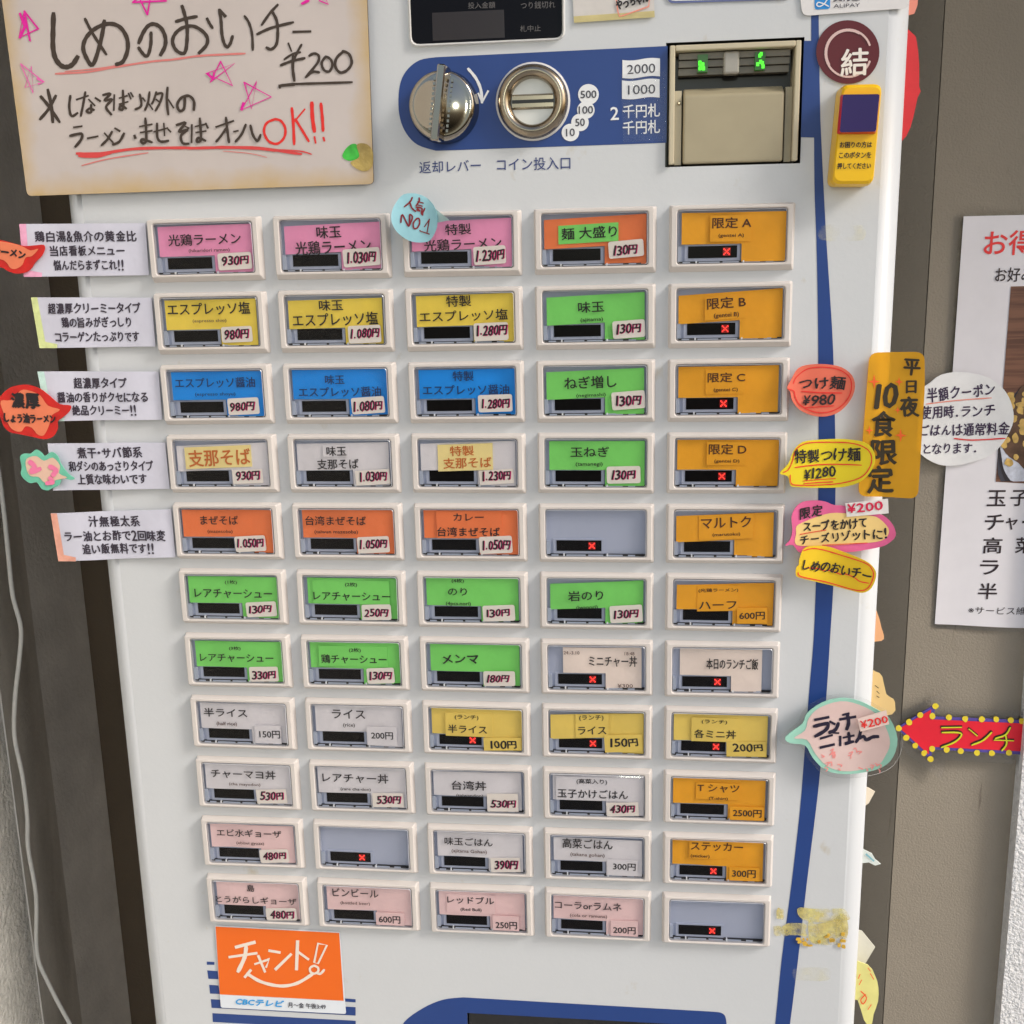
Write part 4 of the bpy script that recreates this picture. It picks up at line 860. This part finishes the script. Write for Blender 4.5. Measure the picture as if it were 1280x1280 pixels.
def f(mb):
    put_text(mb, '特製つけ麺', (992, 571), (1075, 568), 17, FACE, .0090, INK, bold=.025, hand=.9); put_text(mb, '¥1280', (1004.6, 593.5), (1045, 589), 13, FACE, .0090, INK, bold=.03, hand=.9, shear=.1)
part('lettering', f, o)
part('underline', lambda mb: [ribbon(mb, y((200, 935), (400, 920), (705, 917)), FACE, .0088, 1.4, RED), ribbon(mb, y((265, 1040), (515, 1027)), FACE, .0088, 1.4, RED), ribbon(mb, y((275, 1060), (495, 1052)), FACE, .0088, 1.8, RED)], o)
y = zz(980, 610, 8.533)
o = note('speech_bubble_note', 'pink edged tan speech bubble with two black lines, right of the fifth button row', 'note', y((5, 600), (60, 540), (85, 440), (75, 300), (120, 200), (200, 145), (330, 132), (440, 145), (530, 180), (650, 190), (900, 250), (1050, 285), (1150, 380), (1180, 490), (1120, 570), (1030, 620), (850, 660), (680, 680), (400, 670), (180, 690), (90, 600)), FACE, .0042, mat('marker_pink_edge', (255, 100, 150), .55, var=.12, vscale=60, thin=.1), .0006, smooth=3, group='price bubbles right of the buttons')
part('paper_face', lambda mb: slab(mb, smooth_loop(y((130, 400), (230, 350), (400, 290), (560, 262), (900, 290), (1010, 320), (1105, 420), (1095, 505), (1020, 560), (850, 585), (600, 605), (400, 612), (170, 612), (112, 570), (125, 480)), 3), FACE, .0044, 0, mat('paper_tan', (232, 194, 124), .6, var=.05)), o)
def f(mb):
    put_text(mb, '限定', (999, 642), (1029, 637), 15, FACE, .0047, INK, bold=.03, hand=.8, shear=.15); put_text(mb, 'スープをかけて', (1003, 658.5), (1084, 653), 14, FACE, .0047, INK, bold=.035, hand=.9); put_text(mb, 'チーズリゾットに!', (999, 674.5), (1109, 666), 13.5, FACE, .0047, INK, bold=.03, hand=.9)
part('lettering', f, o)
part('underline', lambda mb: [ribbon(mb, y((170, 490), (445, 447)), FACE, .0048, 1.4, RED), ribbon(mb, y((410, 607), (885, 583)), FACE, .0048, 1.4, RED)], o)
o = note('price_slip', 'small white paper slip with ¥200 in red on the pink edged bubble', 'slip', y((655, 165), (1110, 115), (1117, 270), (670, 308)), FACE, .0058, paper('slip_white', (232, 224, 222), thin=.2), .0004)
part('lettering', lambda mb: put_text(mb, '¥200', y((672, 225))[0], y((1058, 185))[0], 11, FACE, .0061, mat('ink_crimson', (196, 20, 66), .6), bold=.04, hand=.6), o)
o = note('rounded_note', 'tilted amber rounded note with black writing just below the pink edged bubble', 'note', y((150, 760), (190, 650), (260, 615), (450, 625), (600, 670), (850, 760), (950, 840), (968, 930), (920, 1050), (830, 1105), (700, 1085), (420, 1020), (160, 940), (115, 900), (120, 830), (148, 800)), FACE, .0075, mat('paper_amber', (250, 190, 30), .55, var=.08, vscale=30, thin=.14), .0006, smooth=3)
part('red_outline', lambda mb: [ribbon(mb, y((200, 655), (300, 640), (420, 662), (600, 715), (860, 790), (930, 860), (940, 930), (900, 1030), (830, 1080), (700, 1070), (450, 1005), (180, 930), (140, 880)), FACE, .0077, 1.3, RED), ribbon(mb, y((230, 840), (350, 855), (430, 885), (500, 885), (600, 920), (650, 915), (740, 945), (800, 985), (890, 1000)), FACE, .0078, 1.3, RED)], o)
part('lettering', lambda mb: put_text(mb, 'しめのおいチー', y((180, 800))[0], y((925, 930))[0], 15, FACE, .0080, INK, bold=.03, hand=1.0), o)

# --- laminated lunch bubble
y = zz(980, 840, 4.2667)
LAM = clear('laminate_film', .12, .98, 1.0, bump=.001, bscale=60)
lb_o = y((5, 335), (95, 270), (120, 215), (200, 160), (300, 138), (400, 155), (500, 200), (560, 240), (597, 340), (575, 440), (520, 500), (430, 535), (320, 545), (220, 520), (150, 450), (110, 385), (30, 370))
o = note('laminated_bubble', 'laminated pink bubble with mint border and bold dark lettering beside the eighth button row', 'note', lb_o, FACE, .0065, mat('marker_mint_border', (156, 208, 190), .5, var=.1, thin=.15), .0006, smooth=3)
cx_, cy_ = 1060, 921
part('laminate', lambda mb: slab(mb, [(cx_ + (x - cx_) * 1.1, cy_ + (yy - cy_) * 1.11) for x, yy in smooth_loop(lb_o, 3)], FACE, .0060, .0003, LAM), o)
part('paper_face', lambda mb: slab(mb, smooth_loop(y((50, 345), (110, 305), (130, 240), (190, 185), (300, 155), (400, 175), (490, 220), (540, 290), (560, 370), (535, 440), (500, 490), (420, 520), (320, 530), (230, 500), (165, 430), (120, 355)), 3), FACE, .0067, 0, mat('paper_pale_pink', (232, 196, 192), .55, var=.08, vscale=40, thin=.2)), o)
NB = mat('marker_navy_black', (26, 18, 44), .5)
def f(mb):
    for pts, w in ((y((165, 250), (235, 238)), 4.6), (y((158, 285), (230, 272), (222, 305), (165, 338)), 4.6), (y((245, 262), (268, 275)), 4), (y((290, 272), (275, 305), (240, 320)), 4.4), (y((315, 228), (345, 222)), 4.2), (y((300, 252), (380, 240)), 4.6), (y((338, 225), (345, 270), (335, 305)), 4.6),
                   (y((195, 350), (255, 335)), 4), (y((195, 398), (265, 385)), 4.6), (y((262, 322), (290, 325)), 3.4), (y((300, 345), (300, 390)), 4.2), (y((318, 350), (372, 340)), 3.8), (y((345, 325), (348, 375), (325, 382), (370, 372)), 4), (y((410, 315), (400, 350), (385, 375)), 4), (y((400, 355), (425, 345), (440, 362), (470, 345), (500, 340)), 4.2)):
        ribbon(mb, pts, FACE, .0070, w, NB)
part('lettering', f, o)
def f(mb):
    FR = mat('marker_faded_pinkred', (232, 140, 136), .6)
    random.seed(5)
    for k in range(26):
        x0, y0 = random.uniform(195, 520), random.choice((430, 500)) + random.uniform(-18, 18); 
        if x0 > 400 and y0 < 460: continue
        ribbon(mb, y((x0, y0), (x0 + random.uniform(8, 22), y0 + random.uniform(-12, 12)), (x0 + random.uniform(0, 20), y0 + random.uniform(8, 24))), FACE, .0069 + k * 2e-6, 1.3, FR)
part('faded_scribble', f, o)
o2 = note('price_slip', 'small pale slip with ¥200 in red on the laminated pink bubble', 'slip', y((392, 250), (545, 205), (562, 278), (408, 318)), FACE, .0102, paper('slip_pale', (232, 204, 196), thin=.1), .0004)
part('lettering', lambda mb: put_text(mb, '¥200', y((408, 282))[0], y((556, 252))[0], 9.5, FACE, .0105, RED, bold=.03, hand=.7), o2)

# --- maroon round sticker, call box, brand labels
MRN = mat('sticker_maroon', (88, 16, 26), .35)
o = note('round_sticker', 'dark maroon round sticker with a white ring and character above the yellow call box', 'sticker', [(1059.8 + 39.5 * math.cos(k * math.pi / 24), 65 + 39.8 * math.sin(k * math.pi / 24)) for k in range(48)], FACE, .0009, MRN, .0003, side=mat('sticker_edge', (150, 140, 140), .4))
PW = mat('print_pinkish_white', (208, 178, 174), .5)
part('ring', lambda mb: [ribbon(mb, [(1060.4 + 28.5 * math.cos(t), 66.5 + 29.5 * math.sin(t)) for t in [R_(20 + k * 10) for k in range(33)]], FACE, .0011, 2.6, PW), ribbon(mb, [(1060.4 + 27 * math.cos(t), 66.5 + 28 * math.sin(t)) for t in [R_(150 + k * 10) for k in range(16)]], FACE, .0012, 1.6, PW)], o)
part('lettering', lambda mb: put_text(mb, '結', (1049, 79.5), (1087, 77), 35, FACE, .0013, mat('print_offwhite', (226, 220, 214), .5), bold=.02, res=4, hand=.3), o)
YEL = mat('callbox_yellow', (250, 190, 10), .35, k=1.0)
fp = [(1053.5, 107), (1103, 105.5), (1092, 229), (1041, 229)]
Fp = [dep(-.016).pt(*p) for p in fp]; cxx = sum((p for p in Fp), Vector()) / 4
def rq(P4, r, n=4):
    out = []; N = 4
    for i in range(4):
        a_, b2, c2 = P4[i - 1], P4[i], P4[(i + 1) % 4]; p1 = b2 + (a_ - b2).normalized() * r; p2 = b2 + (c2 - b2).normalized() * r
        for j in range(n + 1): t = j / n; out.append((1 - t) ** 2 * p1 + 2 * t * (1 - t) * b2 + t * t * p2)
    return out
def grow(P4, g): return [p + (p - cxx).normalized() * g for p in P4]
mb = MB(); rings = []
for g_, yy in ((.0012, -.0003), (.0012, -.010), (.0004, -.0145), (-.0012, -.0160)):
    rings.append([Vector((p.x, yy, p.z)) for p in rq(grow(Fp, g_), .004)])
mb.loft(rings, YEL, False, True); box_ = fix(mb.build('call_box')); tag(box_, 'yellow plastic call box with dark blue push button stuck on the right of the machine', 'call button')
P16 = dep(-.0162)
def f(mb):
    A = [dep(-.0163).pt(*p) for p in rounded([(1050.5, 118), (1100, 117.5), (1094.8, 167.5), (1046, 168)], 3)]; Bq = [Vector((p.x, -.0200, p.z)) for p in [dep(-.0163).pt(*p) for p in rounded([(1052, 119.5), (1097.5, 119), (1093, 165.5), (1048, 166.5)], 3)]]
    mb.loft([A, Bq], mat('callbox_red_rim', (196, 30, 36), .3), False, False); mb.add(Bq, [tuple(range(len(Bq)))], mat('callbox_blue_button', (36, 16, 84), .25))
part('push_button', f, box_)
part('lettering', lambda mb: put_text(mb, 'お呼び', (1060, 143), (1090, 143), 6, dep(-.0200), .0002, mat('print_dim_violet', (64, 40, 116), .4)) if False else [put_text(mb, s_, (x0, yy), (x1, yy - .4), 7.6, dep(-.0160), .0004, INK, bold=.03) for s_, x0, x1, yy in (('お困りの方は', 1050, 1090, 181), ('このボタンを', 1049, 1089, 194), ('押してください', 1047, 1088.5, 207.5))], box_)
o = note('payment_label', 'white rounded label with a small blue square logo at the top right corner', 'label', rounded([(994, -60), (1143, -66), (1136, 10), (1003, 20)], 9), FACE, .0012, mat('label_white_film', (214, 212, 212), .35, var=.02), .0004)
part('logo_square', lambda mb: slab(mb, rounded([(1018, -9), (1038, -10), (1037.5, 11), (1018.5, 12)], 3), FACE, .0014, 0, mat('print_cyan_blue', (28, 132, 206), .4)), o)
part('logo_mark', lambda mb: [ribbon(mb, [(1035, -3), (1031, 4), (1025, 8), (1021, 6.5), (1023, 3), (1029, 4.5), (1036, 8)], FACE, .0016, 1.5, WH), ribbon(mb, [(1023, -3), (1033, -4)], FACE, .0016, 1.3, WH)], o)
part('lettering', lambda mb: [put_text(mb, 'ALIPAY', (1042, 7.5), (1075, 6), 4.6, FACE, .0016, DK), put_text(mb, '支付宝', (1042, -5), (1075, -6.5), 14, FACE, .0016, DK, bold=.02)], o)
SHP = paper('sheet_white', (206, 202, 198), thin=.05)
o = note('paper_sheet', 'white paper sheet with yellowed lower edge at the top beside the display', 'paper', [(713, -60), (815, -64), (818.5, 20.5), (717.5, 28)], FACE, .0012, SHP, .0003)
part('yellowed_tape', lambda mb: slab(mb, [(717, 20.5), (818, 13.5), (818.5, 21.5), (717.5, 28.5)], FACE, .0016, 0, mat('tape_yellowed', (204, 192, 138), .3, var=.15, vscale=90, thin=.3)), o)
part('red_frame', lambda mb: ribbon(mb, [(768.5, -14), (772.5, 15), (774.5, 20.5), (780, 19), (811, 8), (812, -6)], FACE, .0018, 1.6, mat('print_salmon', (226, 140, 120), .5), smooth=False), o)
part('lettering', lambda mb: put_text(mb, 'やっちゃん', (770, 7), (811, -4), 14, FACE, .0019, INK, bold=.05, hand=.6), o)
o = note('top_label', 'white rounded label with a slate blue outline cut off by the top of the frame', 'label', rounded([(829, -60), (992, -68), (990, -1), (834, 4)], 9), FACE, .0009, mat('print_slate_blue', (96, 108, 158), .45), .0003)
part('label_face', lambda mb: slab(mb, rounded([(831, -58), (990, -66), (988, -3), (836, 1.5)], 8), FACE, .0011, 0, mat('label_face_white', (206, 206, 208), .45)), o)

# --- orange sticker at the bottom left
o = note('logo_sticker', 'orange sticker with white katakana and a smile line above the blue bars', 'sticker', rounded([(268.4, 1157), (424.6, 1165), (432.5, 1267.5), (276, 1259.6)], 2.5), FACE, .0009, mat('sticker_white_base', (214, 220, 228), .35), .0003)
part('orange_field', lambda mb: slab(mb, [(269.4, 1158.2), (424, 1166.2), (429.6, 1251), (274.8, 1243)], FACE, .0011, 0, mat('print_orange', (238, 100, 6), .4)), o)
y = zz(220, 1140, 3.764); W2 = mat('print_sticker_white', (240, 214, 200), .45)
def f(mb):
    for k, (pts, w, sm) in enumerate(((y((283, 165), (368, 143)), 5.6, 0), (y((252, 212), (378, 194)), 4.8, 0), (y((330, 165), (322, 215), (292, 280)), 5, 1), (y((372, 245), (440, 222), (425, 258)), 3.6, 0), (y((388, 208), (418, 280)), 4.6, 0), (y((440, 182), (487, 190)), 5, 0), (y((540, 200), (470, 268)), 5.2, 0), (y((572, 140), (567, 268)), 5.6, 0), (y((575, 188), (622, 222)), 4.2, 0),
                      (y((668, 148), (710, 156), (668, 243), (650, 238), (668, 148)), 2.6, 0), (y((650, 252), (632, 262), (632, 280), (650, 290), (668, 280), (668, 262), (650, 252)), 2.8, 1), (y((335, 290), (400, 328), (490, 348), (570, 335), (645, 290)), 4.0, 1), (y((325, 305), (350, 275)), 5, 0), (y((665, 288), (680, 290), (697, 272)), 3, 1))):
        ribbon(mb, pts, FACE, .0013 + k * 1e-5, w, W2, smooth=bool(sm))
part('logo_lettering', f, o)
part('lettering', lambda mb: [put_text(mb, 'CBCテレビ', (295, 1251.5), (354, 1255), 8, FACE, .0013, mat('print_sky', (40, 150, 214), .5), bold=.05, shear=.3), put_text(mb, '月〜金 午後3:49', (360, 1256), (407, 1258.5), 6.5, FACE, .0013, DK, bold=.02)], o)

# --- adhesive residue
RES = mat('adhesive_residue', (244, 206, 130), .35, var=.2, vscale=90, bump=.001, bscale=140, patchy=(80, .36, .80))
RES2 = mat('adhesive_faint', (224, 216, 176), .4, var=.1, vscale=60, patchy=(60, .45, 1.3))
random.seed(11)
def blob(cx, cy, w, h, j=.25, n=14): return smooth_loop([(cx + w / 2 * math.copysign(abs(math.cos(t)) ** .5, math.cos(t)) * (1 + random.uniform(-j, j) * .5), cy + h / 2 * math.copysign(abs(math.sin(t)) ** .5, math.sin(t)) * (1 + random.uniform(-j, j))) for t in [2 * math.pi * k / n for k in range(n)]], 3)
mb = MB()
for cx, cy, w, h in ((1030, 1143, 62, 18), (1033, 1165, 50, 26), (1052, 1160, 16, 34), (975, 1143, 9, 14), (972, 1163, 11, 12), (993, 1163, 30, 16)):
    slab(mb, blob(cx, cy, w, h), FACE, .0006 + random.uniform(0, .0003), .0002, RES)
for k in range(16):
    slab(mb, blob(random.uniform(985, 1056), random.uniform(1166, 1184), random.uniform(2, 7), random.uniform(2, 5)), FACE, .0012 + k * 1e-5, .0004, mat('adhesive_crust', (206, 162, 56), .4, var=.4, vscale=200))
o = fix(mb.build('tape_residue')); tag(o, 'crusty yellow tape residue across the blue stripe near the lower right', 'tape residue')
for (q, lab) in (((1052, 291, 62, 20), 'faint yellow glue patch right of the stripe under the yellow call box'), ((1015, 1218, 48, 16), 'faint yellow glue smear just below the crusty tape residue')):
    mb = MB(); slab(mb, blob(*q, j=.12), FACE, .0003, 0, RES2); tag(mb.build('glue_patch'), lab, 'glue mark')

# --- paper scraps on the side of the machine
def scrap(pts, d, m, label, cat='paper scrap', smooth=0, name='side_scrap'):
    pl = dep(d); q = smooth_loop(pts, smooth) if smooth else pts
    P = [pl.pt(*p) for p in q]; P = [Vector((max(XR + .0002, p.x), p.y, p.z)) for p in P]
    mb = MB(); T = tess(P, None); mb.add(P, [tuple(t) for t in T], m); Q = [p + Vector((0, .0006, 0)) for p in P]; n = len(P)
    mb.add(P + Q, [(i, (i + 1) % n, n + (i + 1) % n, n + i) for i in range(n)], m); mb.add(Q, [tuple(t) for t in T], m)
    return tag(fix(mb.build(name)), label, cat, 'cut paper taped to the side of the machine')
scrap([(1130, -12), (1148, -12), (1147, 6), (1143, 17), (1130, 20)], .02, mat('paper_salmon_scrap', (226, 140, 120), .6), 'salmon paper corner at the top of the machine side')
scrap([(1120, 40), (1141, 42), (1146, 52), (1149, 80), (1149, 108), (1151, 114), (1147, 122), (1142, 145), (1133, 170), (1115, 172)], .025, mat('paper_red_round', (206, 44, 48), .35, var=.1), 'rounded red card on the side level with the yellow call box', 'card', 2, 'red_card')
scrap([(1085, 760), (1096, 764), (1102, 785), (1105, 795), (1102, 801), (1085, 798)], .02, mat('paper_peach', (236, 168, 120), .6), 'peach paper tip on the side below the amber rounded note', smooth=2)
o = scrap([(1080, 838), (1095, 840), (1103, 846), (1108, 868), (1117, 874), (1119, 882), (1115, 893), (1080, 892)], .02, mat('paper_peach_light', (238, 192, 130), .6), 'pale peach paper figure edge on the side above the laminated bubble', smooth=2)
part('brown_mark', lambda mb: [ribbon(mb, p, dep(.0195), 0, 1.2, INKB) for p in ([(1094, 857), (1098, 860)], [(1096, 864), (1099, 867)], [(1096, 870), (1099, 872)])], o)
scrap([(1075, 983), (1086, 985), (1093.8, 989.6), (1086, 1004), (1075, 1008)], .015, paper('scrap_cream', (226, 212, 190)), 'cream paper corner on the side just under the laminated bubble')
o = scrap([(1070, 1060), (1081, 1062.7), (1090, 1067), (1094, 1074), (1101, 1080), (1094, 1082), (1086, 1078), (1070, 1079)], .015, paper('scrap_grey', (214, 220, 214)), 'twisted pale scrap with a blue streak on the lower side')
part('blue_streak', lambda mb: ribbon(mb, [(1083, 1068), (1092, 1076)], dep(.0145), 0, 3, mat('ink_pale_teal', (130, 180, 190), .5)), o)
scrap([(1065, 1160), (1077.6, 1164), (1094, 1184), (1073.5, 1218), (1060, 1220)], .03, paper('scrap_ivory', (216, 212, 196)), 'ivory folded paper corner above the yellow leaf-shaped note')
o = scrap([(1060, 1204), (1084.5, 1206), (1094, 1220), (1098, 1234), (1097.5, 1252), (1092, 1268), (1088.6, 1284), (1080, 1275), (1072, 1250), (1060, 1246)], .018, paper('scrap_lemon', (220, 214, 134)), 'pale yellow leaf-shaped note with orange strokes at the bottom of the machine side', 'note', 2, 'leaf_note')
part('orange_stroke', lambda mb: [ribbon(mb, p, dep(.0172), 0, 1.4, mat('ink_orange_red', (226, 84, 36), .6)) for p in ([(1085, 1210), (1088, 1214)], [(1088, 1217), (1092, 1224)], [(1075, 1218), (1073, 1223)], [(1077, 1225), (1074, 1231)], [(1076, 1239), (1083, 1247), (1079, 1255), (1076, 1250), (1082, 1243)], [(1089, 1256), (1085, 1262)])], o)

# --- poster, coupon note and arrow on the right-hand wall
PP = mat('poster_paper', (226, 223, 236), .4, var=.02, spec=.5)
po = note('menu_poster', 'large white laminated rice bowl poster on the right-hand wall', 'poster', [(1203.5, 270.5), (1430, 265), (1408, 789), (1168.5, 780)], WL2, .0016, PP, .0003)
part('laminate', lambda mb: slab(mb, rounded([(1199, 267), (1435, 261), (1412, 794), (1165, 785)], 5), WL2, .0010, .0003, LAM), po)
TI = mat('print_poster_black', (42, 28, 34), .5)
def f(mb):
    put_text(mb, 'お得', (1229, 304), (1293, 303), 31, WL2, .0019, mat('print_poster_red', (226, 52, 52), .5), bold=.012, res=4)
    put_text(mb, 'お好み', (1243, 343.5), (1292, 343), 18, WL2, .0019, TI, bold=.01, res=3)
    for s_, x, yy in (('玉', 1233, 622), ('チ', 1230, 652), ('高', 1228, 681), ('ラ', 1224, 708.5), ('半', 1222, 738)): put_text(mb, s_, (x, yy), (x + 23.5, yy), 20 if s_ != 'ラ' else 18, WL2, .0019, TI, bold=.012, res=3)
    put_text(mb, '子', (1262, 622), (1285, 622), 20, WL2, .0019, TI, bold=.012); put_text(mb, 'ャ', (1256, 654), (1271, 654), 15, WL2, .0019, TI, bold=.012); put_text(mb, 'ー', (1277, 652), (1295, 652), 3, WL2, .0019, TI)
    put_text(mb, '菜', (1268, 681), (1291, 681), 20, WL2, .0019, TI, bold=.012); put_text(mb, '※サービス維', (1210, 762), (1281, 763), 9.5, WL2, .0019, TI)
part('lettering', f, po)
FQ = [(1263, 358), (1420, 355), (1408, 612), (1243.5, 601.5)]
fo = part('food_photo', lambda mb: slab(mb, FQ, WL2, .0018, 0, mat('photo_wood', (122, 84, 66), .4, var=.25, vscale=10, streak=((8, 8, 240), (92, 60, 48), .45, .6))), po)
def ell(cx, cy, rx, ry, n=40, j=0): return [(cx + rx * math.cos(2 * math.pi * k / n) * (1 + random.uniform(-j, j)), cy + ry * math.sin(2 * math.pi * k / n) * (1 + random.uniform(-j, j))) for k in range(n)]
def clipq(pts):      # keep the printed bowl inside the photo's left and bottom edges
    out = []
    for x, yy in pts:
        yy = min(yy, 601.2); xl = 1263 + (1243.5 - 1263) * (yy - 358) / (601.5 - 358) + .4; out.append((max(x, xl), yy))
    return out
random.seed(3)
part('printed_bowl', lambda mb: [slab(mb, clipq(ell(1345, 560, 104, 102, 60)), WL2, .0020, 0, mat('photo_bowl', (66, 66, 76), .4)), slab(mb, clipq(ell(1345, 563, 98, 93, 60)), WL2, .0022, 0, mat('photo_bowl_inner', (44, 40, 46), .4))], fo)
part('printed_rice', lambda mb: slab(mb, clipq(smooth_loop(ell(1345, 556, 96, 84, 34, .03), 3)), WL2, .0024, 0, mat('photo_rice', (196, 200, 212), .5, var=.22, vscale=160)), fo)
part('printed_topping', lambda mb: [slab(mb, clipq(smooth_loop([(1250, 548), (1258, 520), (1270, 492), (1285, 478), (1320, 470), (1330, 560), (1290, 590), (1272, 578), (1256, 566)], 3)), WL2, .0026, 0, mat('photo_sauce', (88, 64, 48), .4, var=.4, vscale=140))]
     + [slab(mb, clipq(smooth_loop(ell(random.uniform(1252, 1300), random.uniform(492, 578), random.uniform(3, 7), random.uniform(3, 6), 9, .2), 2)), WL2, .0028 + k * 1e-5, 0, mat('photo_egg_bits', (198, 164, 92), .4, var=.3, vscale=200)) for k in range(34)], fo)
y = zz(1140, 460, 9.143)
o = note('coupon_note', 'round white paper note in purple-black handwriting overlapping the poster edge', 'note', y((570, 45), (330, 75), (200, 160), (95, 245), (78, 450), (55, 720), (45, 900), (130, 1010), (300, 1100), (480, 1115), (700, 1070), (900, 990), (1040, 840), (1130, 650), (1140, 500), (1090, 330), (1000, 200), (850, 100)), WL2, .0062, paper('note_white', (244, 240, 236), rough=.6), .0006, smooth=3)
VI = mat('ink_violet_black', (52, 30, 66), .6)
part('lettering', lambda mb: [put_text(mb, s_, a_, b2, h, WL2, .0066, VI, bold=.02, hand=.9) for s_, a_, b2, h in (('半額クーポン', (1157, 494), (1244, 486), 18), ('使用時.ランチ', (1149, 516), (1244, 512.5), 17), ('ごはんは通常料金', (1148, 539), (1261, 535), 16), ('となります.', (1152, 561), (1222, 560), 14))], o)
part('underline', lambda mb: [ribbon(mb, y((150, 405), (500, 370), (900, 338)), WL2, .0067, 1.2, mat('ink_salmon_line', (240, 130, 110), .6)), ribbon(mb, y((485, 808), (700, 826), (1055, 800)), WL2, .0067, 1.6, RED)], o)
y = zz(980, 840, 4.2667)
AO = y((600, 298), (812, 168), (797, 238), (1400, 262), (1400, 448), (790, 412), (785, 472))
aw = note('arrow_sign', 'red arrow sign with yellow dots and yellow katakana pointing left at the laminated bubble', 'sign', AO, WL2, .0075, mat('marker_indigo', (84, 70, 150), .5, var=.1), .0006)
part('laminate', lambda mb: slab(mb, y((585, 235), (850, 108), (862, 188), (1400, 215), (1400, 500), (862, 470), (838, 578), (610, 400)), WL2, .0068, .0003, LAM), aw)
part('red_field', lambda mb: slab(mb, y((618, 300), (785, 200), (780, 252), (1400, 280), (1400, 430), (775, 398), (772, 440)), WL2, .0078, 0, mat('marker_arrow_red', (222, 26, 48), .5, var=.06)), aw)
YD = mat('marker_dot_yellow', (240, 200, 50), .5, var=.1)
part('painted_dots', lambda mb: [slab(mb, smooth_loop([(px_ + 3.9 * math.cos(t * math.pi / 4) * random.uniform(.85, 1.1), py_ + 3.9 * math.sin(t * math.pi / 4) * random.uniform(.85, 1.1)) for t in range(8)], 2), WL2, .0080 + k * 1e-5, 0, YD) for k, (px_, py_) in enumerate(y((808, 182), (727, 230), (668, 268), (612, 300), (652, 350), (700, 392), (748, 432), (782, 465), (790, 410), (868, 415), (942, 422), (1030, 430), (1108, 433), (1200, 432), (792, 235), (880, 242), (967, 250), (1055, 252), (1132, 252), (1210, 257), (1268, 262)))], aw)
YT = mat('marker_lime_yellow', (204, 208, 40), .5)
def f(mb):
    S = [((840, 292), (945, 290)), ((842, 318), (942, 322), (915, 365), (838, 398)), ((985, 300), (1028, 335)), ((1105, 318), (1060, 360), (1000, 385)), ((1205, 292), (1180, 330), (1125, 350)), ((1120, 358), (1222, 362)), ((1180, 330), (1185, 380), (1160, 415))]
    for k, q in enumerate(S):
        ribbon(mb, y(*q), WL2, .0081 + k * 1e-5, 4.2, mat('marker_dark_brown', (48, 22, 18), .5)); ribbon(mb, y(*[(a_ + 2, b2 + 5) for a_, b2 in q]), WL2, .0085 + k * 1e-5, 2.0, YT)
part('lettering', f, aw)

# --- white cord at the left
pl = dep(.085); pts = smooth_loop([(-6, 560), (0, 600), (6, 650), (11, 700), (16, 745), (26, 785), (24, 825), (19, 870), (18, 920), (28, 970), (34, 1020), (35, 1060), (45, 1120), (46, 1190), (60, 1228), (88, 1281), (120, 1335)], 5, False)
cu = bpy.data.curves.new('white_cord', 'CURVE'); cu.dimensions = '3D'; cu.bevel_depth = .00155; cu.bevel_resolution = 3
sp = cu.splines.new('POLY'); sp.points.add(len(pts) - 1)
base = pl.pt(30, 1000)
for i, p in enumerate(pts): q = pl.pt(*p) - base; sp.points[i].co = (q.x, q.y, q.z, 1)
cu.materials.append(mat('cord_white', (190, 190, 186), .4)); tmp = bpy.data.objects.new('cord_path', cu); me = bpy.data.meshes.new_from_object(tmp); bpy.data.objects.remove(tmp)
me.name = 'white_cord'; me.polygons.foreach_set('use_smooth', [True] * len(me.polygons))
co = bpy.data.objects.new('white_cord', me); co.location = base; COL.objects.link(co); tag(co, 'thin white cord hanging down the left side of the recess', 'cord')

# ---------------------------------------------------------------- paper curl
for o in [q for q in bpy.data.objects if q.parent is None and 'category' in q]:
    nm = o.name.split('.')[0]
    if o.type != 'MESH': continue
    bb = [o.matrix_world @ Vector(c) for c in o.bound_box]; w0 = min(c[0] for c in o.bound_box) + o.location.x; w1 = max(c[0] for c in o.bound_box) + o.location.x
    hw = (w1 - w0) / 2; xc = (w0 + w1) / 2; ph = (xc * 37 + o.location.z * 91) % 6.28
    if nm in ('speech_bubble_note', 'laminated_bubble', 'rounded_note', 'round_tag'):
        bend(o, lambda x, z: -.0035 * ((x - xc) / hw) ** 2 + .0007 * math.sin((x - xc) / hw * 4 + ph))
    elif nm == 'description_strip':
        bend(o, lambda x, z: -.0008 * max(0, (XL + .012 - x) / .03) ** 1.4 - .0005 * (1 + math.sin(x * 130 + ph + (z - o.location.z) * 50)))
    elif nm == 'tall_gold_note':
        bend(o, lambda x, z: -.50 * max(0, x - (XR - .004)) ** 1.15 - .0008 * (1 + math.sin(z * 60)), .002)
    elif nm == 'coupon_note':
        bend(o, lambda x, z: -.004 * ((x - xc) / hw) ** 2 - .001 * math.sin((z - o.location.z) * 90))
    elif nm == 'menu_poster':
        bend(o, lambda x, z: -.0012 * (1 + math.sin((x - w0) * 60 + z * 9)), .006)
